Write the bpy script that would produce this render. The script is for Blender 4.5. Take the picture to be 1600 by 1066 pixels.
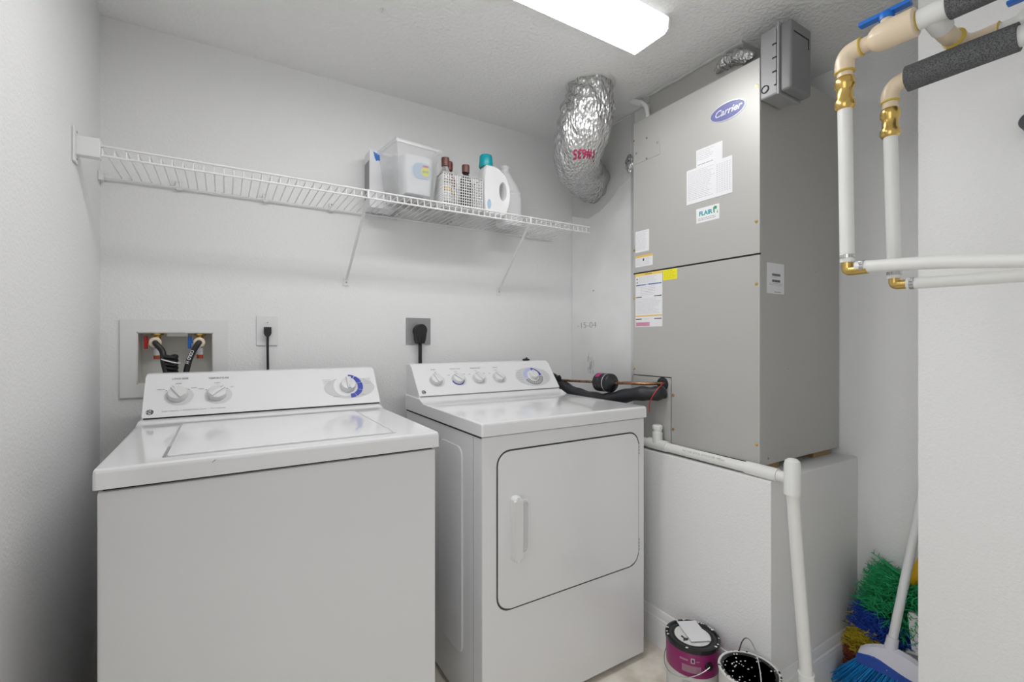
import bpy, bmesh, math, random
from mathutils import Vector, Matrix
random.seed(7)
SC = bpy.context.scene
for _o in list(bpy.data.objects):
    bpy.data.objects.remove(_o)
COL = SC.collection
PI = math.pi

# ------------------------------------------------------------ camera, world, exposure
cam = bpy.data.cameras.new('camera')
cam.sensor_width = 36.0
cam.lens = 36.0 * 729 / 1600
cam.clip_start = 0.02
camo = bpy.data.objects.new('camera', cam)
COL.objects.link(camo)
camo.location = (0, 0, 1.155)
camo.rotation_euler = (math.radians(90), 0, math.radians(-31.7))
cam.shift_y = -1.0 / 1600
SC.camera = camo

wd = bpy.data.worlds.new('world'); SC.world = wd; wd.use_nodes = True
wd.node_tree.nodes['Background'].inputs['Color'].default_value = (0.97, 0.985, 1.0, 1)
wd.node_tree.nodes['Background'].inputs['Strength'].default_value = 1.9
SC.view_settings.view_transform = 'Standard'
SC.view_settings.look = 'None'
SC.view_settings.gamma = 1
SC.view_settings.exposure = 0.0
LENS_STRENGTH = 17.0

# ------------------------------------------------------------ materials
def mat(name, col, rough=0.5, metal=0.0, bump=None, spec=None, emit=None, trans=0, alpha=1, coat=0, vary=None, sheen=0):
    m = bpy.data.materials.new(name); m.use_nodes = True
    nt = m.node_tree; b = nt.nodes['Principled BSDF']
    b.inputs['Base Color'].default_value = (*col, 1)
    b.inputs['Roughness'].default_value = rough
    b.inputs['Metallic'].default_value = metal
    if spec is not None: b.inputs['Specular IOR Level'].default_value = spec
    if coat: b.inputs['Coat Weight'].default_value = coat; b.inputs['Coat Roughness'].default_value = 0.08
    if trans: b.inputs['Transmission Weight'].default_value = trans
    b.inputs['Alpha'].default_value = alpha
    if emit: b.inputs['Emission Color'].default_value = (*col, 1); b.inputs['Emission Strength'].default_value = emit
    tc = None
    if bump or vary:
        tc = nt.nodes.new('ShaderNodeTexCoord')
    if bump:
        sc, st, dist = bump
        n = nt.nodes.new('ShaderNodeTexNoise'); n.inputs['Scale'].default_value = sc; n.inputs['Detail'].default_value = 4
        bp = nt.nodes.new('ShaderNodeBump'); bp.inputs['Strength'].default_value = st; bp.inputs['Distance'].default_value = dist
        nt.links.new(tc.outputs['Object'], n.inputs['Vector'])
        nt.links.new(n.outputs['Fac'], bp.inputs['Height']); nt.links.new(bp.outputs['Normal'], b.inputs['Normal'])
    if vary:
        sc, c2, lo, hi = vary
        n = nt.nodes.new('ShaderNodeTexNoise'); n.inputs['Scale'].default_value = sc; n.inputs['Detail'].default_value = 6
        r = nt.nodes.new('ShaderNodeValToRGB')
        r.color_ramp.elements[0].position = lo; r.color_ramp.elements[1].position = hi
        r.color_ramp.elements[0].color = (*c2, 1); r.color_ramp.elements[1].color = (*col, 1)
        nt.links.new(tc.outputs['Object'], n.inputs['Vector'])
        nt.links.new(n.outputs['Fac'], r.inputs['Fac']); nt.links.new(r.outputs['Color'], b.inputs['Base Color'])
    return m

M = {}
M['wall'] = mat('wall_paint', (.83, .83, .83), .62, bump=(150, .55, .003))
M['ceil'] = mat('ceiling_texture', (.88, .88, .875), .85, bump=(75, 1.0, .006))
M['trim'] = mat('trim_paint', (.86, .86, .86), .35)
M['enamel'] = mat('white_enamel', (.81, .81, .82), .13, coat=.5)
M['enamel_side'] = mat('white_enamel_satin', (.78, .78, .79), .3)
M['plastic'] = mat('white_plastic', (.78, .78, .78), .3)
M['panel'] = mat('console_plastic', (.83, .83, .84), .25)
M['knob'] = mat('knob_plastic', (.74, .74, .74), .28)
M['dialgrey'] = mat('dial_grey', (.62, .62, .63), .4)
M['dialblue'] = mat('dial_blue', (.03, .06, .42), .35)
M['lilac'] = mat('dial_lilac', (.50, .53, .78), .4)
M['ink'] = mat('ink_dark', (.05, .05, .055), .6)
M['inkgrey'] = mat('ink_grey', (.30, .30, .31), .6)
M['inklight'] = mat('ink_light', (.47, .47, .48), .6)
M['ahu'] = mat('grey_sheet_metal', (.50, .495, .475), .42, metal=.25, bump=(3, .05, .01))

M['gap'] = mat('dark_gap', (.02, .02, .02), .8)
M['foil'] = mat('foil_facing', (.93, .93, .93), .42, metal=.45, bump=(28, .18, .005), vary=(3, (.82, .82, .81), .3, .6))
M['foiltape'] = mat('foil_tape', (.75, .75, .75), .3, metal=.7, bump=(60, .4, .003))
M['mastic'] = mat('mastic', (.62, .62, .60), .8, bump=(20, .6, .006))
M['wire'] = mat('white_coated_wire', (.80, .80, .80), .35)
M['blackrub'] = mat('black_rubber', (.012, .012, .014), .45)
M['foam'] = mat('grey_pipe_foam', (.19, .195, .20), .9, bump=(420, 1.0, .003), vary=(420, (.06, .062, .066), .35, .65))
M['blackfoam'] = mat('black_line_foam', (.02, .021, .025), .5, bump=(35, .35, .006))
M['pvc'] = mat('white_pvc', (.80, .80, .78), .3)
M['cpvc'] = mat('beige_cpvc', (.80, .66, .48), .28)
M['glue'] = mat('yellow_glue', (.62, .45, .06), .4)
M['brass'] = mat('brass', (.72, .50, .16), .25, metal=1)
M['copper'] = mat('copper', (.36, .19, .10), .4, metal=.9, vary=(60, (.14, .09, .06), .35, .6))
M['steel'] = mat('clamp_steel', (.6, .6, .6), .25, metal=1)
M['bluep'] = mat('blue_plastic', (.01, .16, .62), .35)
M['redp'] = mat('red_plastic', (.50, .01, .01), .4)
M['boxgrey'] = mat('grey_pvc_box', (.34, .34, .35), .38, bump=(20, .1, .003))
M['boxface'] = mat('grey_pvc_lid', (.21, .21, .215), .42)
M['outletgrey'] = mat('brushed_outlet_plate', (.38, .38, .39), .4, metal=.6)
M['paper'] = mat('white_paper', (.80, .80, .82), .7)
M['yellow'] = mat('yellow_label', (.85, .78, .02), .6)
M['orange'] = mat('orange_band', (.85, .55, .12), .6)
M['pinkp'] = mat('pink_print', (.62, .36, .46), .6)
M['hotpink'] = mat('hot_pink_label', (.85, .10, .42), .6)
M['magmark'] = mat('red_marker', (.62, .04, .16), .6)
M['navy'] = mat('emblem_blue', (.17, .18, .42), .3)
M['silver'] = mat('emblem_silver', (.75, .76, .80), .3, metal=.5)
M['teal'] = mat('teal_plastic', (.0, .36, .42), .3)
M['tealp'] = mat('teal_print', (.0, .32, .36), .6)
M['greenp'] = mat('green_print', (.05, .30, .15), .6)
M['hdpe'] = mat('white_bottle_plastic', (.84, .84, .85), .3)
M['brown'] = mat('brown_cap', (.16, .06, .05), .4)
M['darkliq'] = mat('dark_liquid', (.02, .015, .02), .15)
M['clear'] = mat('clear_plastic', (.92, .93, .94), .12, trans=.75, alpha=.55)
M['clearbottle'] = mat('clear_bottle', (.8, .8, .78), .1, trans=.6, alpha=.7)
M['frost'] = mat('frosted_tub', (.83, .84, .85), .35)
M['paleblue'] = mat('pale_blue_lid', (.42, .56, .72), .4)
M['brownpaper'] = mat('brown_print', (.20, .15, .13), .6)
M['floor'] = mat('floor_tile', (.90, .85, .76), .35, bump=(8, .1, .003), vary=(14, (.66, .60, .50), .30, .62))
M['canblack'] = mat('paint_black', (.012, .012, .014), .18)
M['canmag'] = mat('magenta_label', (.26, .01, .12), .3)
M['canlab'] = mat('can_label', (.62, .61, .58), .5)
M['canrim'] = mat('can_metal', (.35, .34, .32), .35, metal=.8)
M['whitepaint'] = mat('white_paint_drips', (.75, .75, .73), .4)
M['broomblue'] = mat('broom_blue', (.02, .08, .42), .4)
M['bristle'] = mat('blue_bristles', (.01, .28, .68), .45)
M['bristle2'] = mat('dark_blue_bristles', (.01, .13, .42), .45)
M['fgreen'] = mat('green_feathers', (.02, .36, .13), .8)
M['fblue'] = mat('blue_feathers', (.01, .06, .40), .8)
M['fyellow'] = mat('yellow_feathers', (.55, .42, .02), .8)
M['fred'] = mat('rust_feathers', (.30, .07, .03), .8)
M['amber'] = mat('amber_plastic', (.75, .42, .01), .35)
M['wood'] = mat('raw_wood', (.42, .28, .14), .7)
M['redwire'] = mat('red_wire', (.55, .03, .02), .4)

# crinkled foil for the flexible duct
def crinkle(name):
    m = bpy.data.materials.new(name); m.use_nodes = True
    nt = m.node_tree; b = nt.nodes['Principled BSDF']
    b.inputs['Base Color'].default_value = (.62, .62, .62, 1)
    b.inputs['Metallic'].default_value = .9; b.inputs['Roughness'].default_value = .22
    tc = nt.nodes.new('ShaderNodeTexCoord')
    v = nt.nodes.new('ShaderNodeTexVoronoi'); v.inputs['Scale'].default_value = 75
    n = nt.nodes.new('ShaderNodeTexNoise'); n.inputs['Scale'].default_value = 60; n.inputs['Detail'].default_value = 6
    mp = nt.nodes.new('ShaderNodeMapping'); mp.inputs['Scale'].default_value = (1.3, 1.3, .6)
    a = nt.nodes.new('ShaderNodeMath'); a.operation = 'ADD'
    bp = nt.nodes.new('ShaderNodeBump'); bp.inputs['Strength'].default_value = .8; bp.inputs['Distance'].default_value = .008
    nt.links.new(tc.outputs['Object'], mp.inputs['Vector'])
    nt.links.new(mp.outputs['Vector'], v.inputs['Vector']); nt.links.new(mp.outputs['Vector'], n.inputs['Vector'])
    nt.links.new(v.outputs['Distance'], a.inputs[0]); nt.links.new(n.outputs['Fac'], a.inputs[1])
    nt.links.new(a.outputs[0], bp.inputs['Height']); nt.links.new(bp.outputs['Normal'], b.inputs['Normal'])
    return m
M['crinkle'] = crinkle('crinkled_foil')

# fluorescent lens: prismatic diffuser lit from inside
def lens_mat():
    m = bpy.data.materials.new('lit_lens'); m.use_nodes = True
    nt = m.node_tree; b = nt.nodes['Principled BSDF']
    b.inputs['Base Color'].default_value = (.8, .8, .8, 1); b.inputs['Roughness'].default_value = .35
    b.inputs['Emission Color'].default_value = (1, 1, 1, 1); b.inputs['Emission Strength'].default_value = LENS_STRENGTH
    # the lens sends most of its light downwards, its sides only glow
    ge = nt.nodes.new('ShaderNodeNewGeometry'); sx = nt.nodes.new('ShaderNodeSeparateXYZ')
    mr = nt.nodes.new('ShaderNodeMapRange'); mr.inputs['From Min'].default_value = -.35; mr.inputs['From Max'].default_value = -.95
    mr.inputs['To Min'].default_value = .75; mr.inputs['To Max'].default_value = LENS_STRENGTH
    nt.links.new(ge.outputs['True Normal'], sx.inputs[0]); nt.links.new(sx.outputs['Z'], mr.inputs['Value']); nt.links.new(mr.outputs['Result'], b.inputs['Emission Strength'])
    tc = nt.nodes.new('ShaderNodeTexCoord'); w = nt.nodes.new('ShaderNodeTexWave')
    w.inputs['Scale'].default_value = 60; w.bands_direction = 'X'
    bp = nt.nodes.new('ShaderNodeBump'); bp.inputs['Strength'].default_value = .4; bp.inputs['Distance'].default_value = .002
    nt.links.new(tc.outputs['Object'], w.inputs['Vector']); nt.links.new(w.outputs['Fac'], bp.inputs['Height'])
    nt.links.new(bp.outputs['Normal'], b.inputs['Normal'])
    return m
M['lens'] = lens_mat()

# ------------------------------------------------------------ mesh helpers (world coordinates)
class MB:
    def __init__(self): self.bm = bmesh.new(); self.flatish = False
    def face(self, vs):
        try: return self.bm.faces.new(vs)
        except ValueError: return None
    def box(self, x0, x1, y0, y1, z0, z1, bev=0, seg=2):
        self.flatish = True; t = bmesh.new()
        bmesh.ops.create_cube(t, size=1)
        for v in t.verts:
            v.co = Vector(((x0 + x1) / 2 + v.co.x * abs(x1 - x0), (y0 + y1) / 2 + v.co.y * abs(y1 - y0), (z0 + z1) / 2 + v.co.z * abs(z1 - z0)))
        if bev: bmesh.ops.bevel(t, geom=t.edges[:], offset=bev, segments=seg, affect='EDGES', profile=.5)
        return self.merge(t)
    def merge(self, t, mtx=None):
        if mtx is not None: bmesh.ops.transform(t, matrix=mtx, verts=t.verts)
        bmesh.ops.recalc_face_normals(t, faces=t.faces[:])
        me = bpy.data.meshes.new('tmp'); t.to_mesh(me); t.free()
        self.bm.from_mesh(me); bpy.data.meshes.remove(me)
        return self
    def tube(self, pts, r, n=12, cap=True, rfun=None):
        pts = [Vector(p) for p in pts]
        rs = r if isinstance(r, (list, tuple)) else [r] * len(pts)
        t = bmesh.new(); rings = []
        tang = []
        for i in range(len(pts)):
            a = pts[max(0, i - 1)]; b = pts[min(len(pts) - 1, i + 1)]
            tang.append((b - a).normalized())
        up = Vector((0, 0, 1))
        if abs(tang[0].dot(up)) > .95: up = Vector((1, 0, 0))
        nrm = (up - tang[0] * up.dot(tang[0])).normalized()
        for i, p in enumerate(pts):
            nrm = (nrm - tang[i] * nrm.dot(tang[i])).normalized()
            bn = tang[i].cross(nrm)
            ring = []
            for k in range(n):
                a = 2 * PI * k / n
                rr = rs[i] * (rfun(i, a) if rfun else 1)
                ring.append(t.verts.new(p + nrm * math.cos(a) * rr + bn * math.sin(a) * rr))
            rings.append(ring)
        for i in range(len(rings) - 1):
            for k in range(n):
                t.faces.new((rings[i][k], rings[i][(k + 1) % n], rings[i + 1][(k + 1) % n], rings[i + 1][k]))
        if cap:
            t.faces.new(rings[0][::-1]); t.faces.new(rings[-1])
        return self.merge(t)
    def lathe(self, prof, loc=(0, 0, 0), axis=(0, 0, 1), n=32, sx=1, sy=1):
        # prof: list of (radius, height along axis)
        t = bmesh.new(); rings = []
        for (r, h) in prof:
            if r < 1e-6: rings.append([t.verts.new((0, 0, h))])
            else: rings.append([t.verts.new((r * math.cos(2 * PI * k / n) * sx, r * math.sin(2 * PI * k / n) * sy, h)) for k in range(n)])
        for a, b in zip(rings, rings[1:]):
            if len(a) == 1 and len(b) == 1: continue
            for k in range(n):
                k2 = (k + 1) % n
                if len(a) == 1: t.faces.new((a[0], b[k2], b[k]))
                elif len(b) == 1: t.faces.new((a[k], a[k2], b[0]))
                else: t.faces.new((a[k], a[k2], b[k2], b[k]))
        if len(rings[0]) > 1: t.faces.new(rings[0][::-1])
        if len(rings[-1]) > 1: t.faces.new(rings[-1])
        q = Vector((0, 0, 1)).rotation_difference(Vector(axis).normalized())
        return self.merge(t, Matrix.Translation(Vector(loc)) @ q.to_matrix().to_4x4())
    def prism(self, poly, fr, h0, h1, bev=0, seg=2, hole=None):
        # poly in frame (u,v), extruded along the frame normal from h0 to h1
        self.flatish = True; t = bmesh.new()
        a = [t.verts.new(fr.p(u, v, h0)) for u, v in poly]; b = [t.verts.new(fr.p(u, v, h1)) for u, v in poly]
        n = len(poly)
        if hole:
            c = [t.verts.new(fr.p(u, v, h0)) for u, v in hole]; d = [t.verts.new(fr.p(u, v, h1)) for u, v in hole]
            for k in range(n):
                k2 = (k + 1) % n
                t.faces.new((a[k], a[k2], b[k2], b[k])); t.faces.new((c[k2], c[k], d[k], d[k2]))
                t.faces.new((b[k], b[k2], d[k2], d[k])); t.faces.new((a[k2], a[k], c[k], c[k2]))
        else:
            for k in range(n):
                t.faces.new((a[k], a[(k + 1) % n], b[(k + 1) % n], b[k]))
            fb = t.faces.new(b); t.faces.new(a[::-1])
            if bev:
                bmesh.ops.bevel(t, geom=[e for e in fb.edges], offset=bev, segments=seg, affect='EDGES', profile=.5)
        return self.merge(t)
    def rect(self, fr, u0, v0, u1, v1, h0, h1):
        return self.prism([(u0, v0), (u1, v0), (u1, v1), (u0, v1)], fr, h0, h1)
    def loft(self, secs, n=32):
        # secs: (cx, cy, z, rx, ry, power)
        t = bmesh.new(); rings = []
        for cx, cy, z, rx, ry, pw in secs:
            ring = []
            for k in range(n):
                a = 2 * PI * k / n; c, s = math.cos(a), math.sin(a)
                ring.append(t.verts.new((cx + rx * math.copysign(abs(c) ** (2 / pw), c), cy + ry * math.copysign(abs(s) ** (2 / pw), s), z)))
            rings.append(ring)
        for a, b in zip(rings, rings[1:]):
            for k in range(n): t.faces.new((a[k], a[(k + 1) % n], b[(k + 1) % n], b[k]))
        t.faces.new(rings[0][::-1]); t.faces.new(rings[-1])
        return self.merge(t)
    def text(self, s, fr, u, v, size, h=.0006, align='CENTER', shear=0, rot=0, sx=1, off=0):
        cu = bpy.data.curves.new('t', 'FONT'); cu.body = s; cu.size = size; cu.align_x = align; cu.align_y = 'CENTER'
        cu.shear = shear; cu.extrude = h / 2; cu.offset = off; cu.resolution_u = 3
        ob = bpy.data.objects.new('t', cu); COL.objects.link(ob)
        me = bpy.data.meshes.new_from_object(ob.evaluated_get(bpy.context.evaluated_depsgraph_get()))
        t = bmesh.new(); t.from_mesh(me)
        for w in t.verts:
            x, y = w.co.x * sx, w.co.y
            c, q = math.cos(rot), math.sin(rot)
            w.co = fr.p(u + x * c - y * q, v + x * q + y * c, fr.h + h / 2 + w.co.z)
        bpy.data.objects.remove(ob); bpy.data.curves.remove(cu); bpy.data.meshes.remove(me)
        m2 = bpy.data.meshes.new('tmp'); t.to_mesh(m2); t.free(); self.bm.from_mesh(m2); bpy.data.meshes.remove(m2)
        return self

class Frame:
    def __init__(self, o, ux, uy, h=0):
        self.o = Vector(o); self.ux = Vector(ux).normalized(); self.uy = Vector(uy).normalized()
        self.n = self.ux.cross(self.uy); self.h = h
    def p(self, u, v, h=0): return self.o + self.ux * u + self.uy * v + self.n * h
    def at(self, h): return Frame(self.o, self.ux, self.uy, h)

def wpos(o):
    v = Vector(o.location)
    while o.parent: o = o.parent; v += Vector(o.location)
    return v
def smooth(me, ang=35):
    me.polygons.foreach_set('use_smooth', [True] * len(me.polygons))
    bm = bmesh.new(); bm.from_mesh(me); lim = math.radians(ang)
    for e in bm.edges:
        e.smooth = not (len(e.link_faces) == 2 and e.calc_face_angle(0) > lim)
    bm.to_mesh(me); bm.free()
def obj(name, mb, m, parent=None, label=None, cat=None, group=None, kind=None, flat=False):
    me = bpy.data.meshes.new(name); bm = mb.bm
    xs = [v.co for v in bm.verts]
    o0 = Vector(((min(v.x for v in xs) + max(v.x for v in xs)) / 2, (min(v.y for v in xs) + max(v.y for v in xs)) / 2, min(v.z for v in xs)))
    bmesh.ops.translate(bm, verts=bm.verts, vec=-o0)
    bm.to_mesh(me); bm.free()
    if not flat: smooth(me)
    me.materials.append(M[m] if isinstance(m, str) else m)
    o = bpy.data.objects.new(name, me); COL.objects.link(o)
    if not flat and (mb.flatish or name in ('top', 'console')) and len(me.vertices) < 30000:
        w = o.modifiers.new('weighted', 'WEIGHTED_NORMAL'); w.keep_sharp = True; w.weight = 60
    if parent: o.parent = parent; o.location = o0 - wpos(parent)
    else: o.location = o0
    tag(o, label, cat, group, kind)
    return o
def tag(o, label=None, cat=None, group=None, kind=None):
    if label: o['label'] = label
    if cat: o['category'] = cat
    if group: o['group'] = group
    if kind: o['kind'] = kind
    return o
def thing(name, loc, label, cat, group=None):
    o = bpy.data.objects.new(name, None); COL.objects.link(o); o.location = loc; o.empty_display_size = .05
    return tag(o, label, cat, group)
def struct(name, mb, m): return obj(name, mb, m, kind='structure')
def rrect(x0, y0, x1, y1, r, n=6):
    out = []
    for cx, cy, a0 in ((x1 - r, y1 - r, 0), (x0 + r, y1 - r, 90), (x0 + r, y0 + r, 180), (x1 - r, y0 + r, 270)):
        for k in range(n + 1):
            a = math.radians(a0 + 90 * k / n); out.append((cx + r * math.cos(a), cy + r * math.sin(a)))
    return out
def ell(cx, cy, rx, ry, n=40, a0=0, a1=360):
    full = abs(a1 - a0) >= 360
    return [(cx + rx * math.cos(math.radians(a0 + (a1 - a0) * k / (n if full else n - 1))), cy + ry * math.sin(math.radians(a0 + (a1 - a0) * k / (n if full else n - 1)))) for k in range(n)]
def arcband(cx, cy, r0x, r0y, r1x, r1y, a0, a1, n=20):
    return ell(cx, cy, r1x, r1y, n, a0, a1) + ell(cx, cy, r0x, r0y, n, a0, a1)[::-1]
def bez(p0, p1, p2, p3, n=12):
    p0, p1, p2, p3 = map(Vector, (p0, p1, p2, p3)); o = []
    for k in range(n + 1):
        t = k / n; s = 1 - t
        o.append(p0 * s ** 3 + p1 * 3 * s * s * t + p2 * 3 * s * t * t + p3 * t ** 3)
    return o
def spline(pts, n=8):
    P = [Vector(p) for p in pts]; P = [P[0] * 2 - P[1]] + P + [P[-1] * 2 - P[-2]]; o = []
    for i in range(1, len(P) - 2):
        for k in range(n):
            t = k / n; a, b, c, d = P[i - 1], P[i], P[i + 1], P[i + 2]
            o.append(.5 * ((2 * b) + (c - a) * t + (2 * a - 5 * b + 4 * c - d) * t * t + (3 * b - a - 3 * c + d) * t ** 3))
    o.append(P[-2]); return o

# ------------------------------------------------------------ the room
CE = 2.19; BK = 1.95; LX = -.335; RX = 1.98; FY = -1.1
struct('floor', MB().box(LX - .1, RX + .1, FY, BK + .1, -.05, 0), 'floor')
struct('ceiling', MB().box(LX - .1, RX + .1, FY, BK + .1, CE, CE + .08), 'ceil')
# back wall with the opening of the recessed valve box
m = MB()
m.box(LX - .1, -.245, BK, BK + .12, 0, CE); m.box(-.03, RX + .1, BK, BK + .12, 0, CE)
m.box(-.245, -.03, BK, BK + .12, 0, 1.008); m.box(-.245, -.03, BK, BK + .12, 1.184, CE)
m.box(-.25, -.02, BK + .095, BK + .13, 1.0, 1.19)
struct('wall_back', m, 'wall')
# left wall with an unseen doorway, added beside the camera to let light in
m = MB(); m.box(LX - .1, LX, .4, BK, 0, CE); m.box(LX - .1, LX, FY, -.5, 0, CE); m.box(LX - .1, LX, -.5, .4, 2.08, CE)
struct('wall_left', m, 'wall')
struct('wall_rear', MB().box(LX - .1, RX + .1, FY - .1, FY, 0, CE), 'wall')
struct('wall_right', MB().box(RX, RX + .1, FY, BK, 0, CE), 'wall')
struct('wall_right_partition', MB().box(1.60, RX - .001, FY, .497, 0, CE), 'wall')
# built plinth that carries the air handler
m = MB(); m.box(1.41, RX, .79, BK, 0, .726, .004)
struct('wall_plinth', m, 'wall')
def baseboard(name, fr, length):
    m = MB()
    prof = [(0, 0), (.016, 0), (.016, .085), (.012, .092), (.012, .10), (.008, .104), (.008, .118), (.004, .13), (0, .132)]
    f2 = Frame(fr.o, fr.n, fr.uy)     # profile plane; extrude along frame ux
    m.prism(prof, f2, 0, -length)
    return struct(name, m, 'trim')
baseboard('baseboard_plinth_front', Frame((1.41, BK, 0), (0, -1, 0), (0, 0, 1)), BK - .79)
baseboard('baseboard_plinth_side', Frame((1.394, .79, 0), (1, 0, 0), (0, 0, 1)), .57)
baseboard('baseboard_right', Frame((RX, .775, 0), (0, -1, 0), (0, 0, 1)), .27)
# sheet metal plenum between air handler and ceiling, with mastic along the ceiling
m = MB(); m.box(1.525, RX - .002, .95, 1.368, 2.062, CE, .003)
pl = thing('supply_plenum', (1.75, 1.15, 2.062), 'pale grey box between the top of the grey air handler and the ceiling', 'duct')
obj('box_panel', m, 'ahu', pl)
m = MB()
pts = [(1.522, .95 + .42 * k / 16, CE - .004 + .002 * random.uniform(-1, 1)) for k in range(17)]
m.tube(pts, [.004 + .004 * random.random() for _ in pts], 6)
obj('sealant_bead', m, 'mastic', pl)
m = MB()
def crump(i, a): return 1 + .16 * math.sin(3 * a + i * 1.7) + .10 * math.sin(7 * a - i * 2.3)
m.tube([(1.515, 1.05 - .018 * k, 2.125 + .018 * math.sin(k * .5)) for k in range(9)], [.008, .018, .022, .025, .026, .026, .022, .018, .008], 16, rfun=crump)
obj('foil_patch', m, 'crinkle', pl, 'crumpled foil patch')

# ------------------------------------------------------------ ceiling light
t = thing('ceiling_light', (.58, 1.07, CE), 'long white wraparound fluorescent light fixed to the ceiling', 'light')
t.location = (.58, 1.07, CE)
m = MB(); m.box(-.03, 1.20, 1.01, 1.13, CE - .03, CE - .001, .003); obj('housing', m, 'plastic', t)
prof = [(.995, CE - .010), (.990, CE - .020), (.994, CE - .050), (1.008, CE - .060), (1.130, CE - .060), (1.143, CE - .052), (1.150, CE - .020), (1.145, CE - .010)]
m = MB(); f = Frame((-.03, 0, 0), (0, 1, 0), (0, 0, 1)); m.prism(prof, f, 0, 1.222)
obj('lens', m, 'lens', t)
m = MB(); m.prism([(y + (.002 if y > 1.07 else -.002), z - .001) for y, z in prof], Frame((1.192, 0, 0), (0, 1, 0), (0, 0, 1)), 0, .008)
obj('end_cap', m, 'plastic', t)
m = MB(); m.prism([(y + (.002 if y > 1.07 else -.002), z - .001) for y, z in prof], Frame((-.038, 0, 0), (0, 1, 0), (0, 0, 1)), 0, .008)
obj('end_cap', m, 'plastic', t)
m = MB()
for (x, y) in ((.60, 1.40), (.34, 1.62), (1.25, 1.08)):
    pass
m.lathe([(0, 0), (.004, -.001), (.002, -.012), (.0, -.013)], (.42, 1.45, CE), (0, 0, 1), 8)
obj('ceiling_hook', m, 'mastic', None, 'tiny grey hook stub in the ceiling left of the long light', 'hook')

# ------------------------------------------------------------ appliances
PN = Vector((0, .075, .115)).normalized()   # up direction along a console face
def console(parent, x0, x1, zb, zt, name='console'):
    m = MB(); f = Frame((x0, 0, 0), (0, 1, 0), (0, 0, 1))
    prof = [(1.70, zb), (1.704, zb + .004), (1.792, zt - .014), (1.797, zt - .005), (1.806, zt), (1.845, zt), (1.85, zt - .006), (1.85, zb - .02), (1.70, zb - .02)]
    t2 = bmesh.new()
    a = [t2.verts.new((x0, y, z)) for y, z in prof]; b = [t2.verts.new((x1, y, z)) for y, z in prof]
    n = len(prof)
    for k in range(n): t2.faces.new((a[k], a[(k + 1) % n], b[(k + 1) % n], b[k]))
    fa = t2.faces.new(a[::-1]); fb = t2.faces.new(b)
    bmesh.ops.bevel(t2, geom=list(fa.edges) + list(fb.edges), offset=.004, segments=3, affect='EDGES', profile=.5)
    m.merge(t2)
    return obj(name, m, 'panel', parent)
def deck(parent, x0, x1, yf, zt, zb, zline, name='top'):
    # the worktop: front lip, flat deck, then a sweep up to the console
    m = MB(); t2 = bmesh.new()
    prof = [(yf, zb), (yf, zt - .010), (yf + .003, zt - .003), (yf + .010, zt), (1.645, zt), (1.672, zt + .004), (1.69, (zt + zline) / 2 + .002), (1.70, zline), (1.85, zline), (1.85, zb)]
    a = [t2.verts.new((x0, y, z)) for y, z in prof]; b = [t2.verts.new((x1, y, z)) for y, z in prof]; n = len(prof)
    for k in range(n): t2.faces.new((a[k], a[(k + 1) % n], b[(k + 1) % n], b[k]))
    fa = t2.faces.new(a[::-1]); fb = t2.faces.new(b)
    bmesh.ops.bevel(t2, geom=[e for e in list(fa.edges) + list(fb.edges) if max(v.co.z for v in e.verts) > zb + .01], offset=.006, segments=3, affect='EDGES', profile=.5)
    m.merge(t2)
    return obj(name, m, 'enamel', parent)
def knob(parent, fr, u, v, r, h=.02, turn=0, name='knob'):
    m = MB(); m.lathe([(r * 1.02, 0), (r * 1.02, .003), (r * .97, h * .6), (r * .9, h * .75), (r * .8, h * .8), (0, h * .82)], fr.p(u, v, .001), fr.n, 32)
    c, s = math.cos(turn), math.sin(turn)
    ridge = [(r * .9, -r * .22), (r * .9, r * .22), (-r * .9, r * .3), (-r * .9, -r * .3)]
    m.prism([(u + a * c - b * s, v + a * s + b * c) for a, b in ridge], fr, h * .75, h * 1.15, .0025)
    o = obj(name, m, 'knob', parent)
    m = MB(); m.prism([(u + a * c - b * s, v + a * s + b * c) for a, b in ((r * .86, -r * .04), (r * .86, r * .04), (r * .45, r * .04), (r * .45, -r * .04))], fr, h * 1.15, h * 1.17)
    obj('pointer_line', m, 'inklight', o)
    return o
def monogram(parent, fr, u, v, r):
    m = MB(); m.prism(ell(u, v, r, r, 24), fr, .0004, .0010, hole=ell(u, v, r * .84, r * .84, 24))
    m.text('GE', fr.at(.0004), u, v, r * 1.25, .0005, shear=.3, off=.0003)
    for k in range(4):
        a = math.radians(45 + 90 * k)
        m.prism(ell(u + r * .72 * math.cos(a), v + r * .72 * math.sin(a), r * .16, r * .16, 8), fr, .0004, .0010)
    return obj('monogram', m, 'ink', parent)

# washing machine
WX0, WX1 = -.208, .482
ws = thing('washing_machine', (.137, 1.5, 0), 'white top-loading washing machine with a closed flush lid', 'washer')
m = MB(); m.box(WX0 + .004, WX1 - .004, 1.158, 1.85, .025, .868, .006); obj('cabinet', m, 'enamel_side', ws)
m = MB(); m.box(WX0 + .012, WX1 - .012, 1.166, 1.84, .86, .880); obj('seam', m, 'gap', ws)
deck(ws, WX0, WX1, 1.142, .915, .876, .926)
for x in (WX0 + .05, WX1 - .05):
    for y in (1.21, 1.80):
        m = MB(); m.lathe([(.02, 0), (.02, .01), (.01, .012), (.01, .03)], (x, y, 0), (0, 0, 1), 16); obj('leg', m, 'blackrub', ws)
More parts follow.
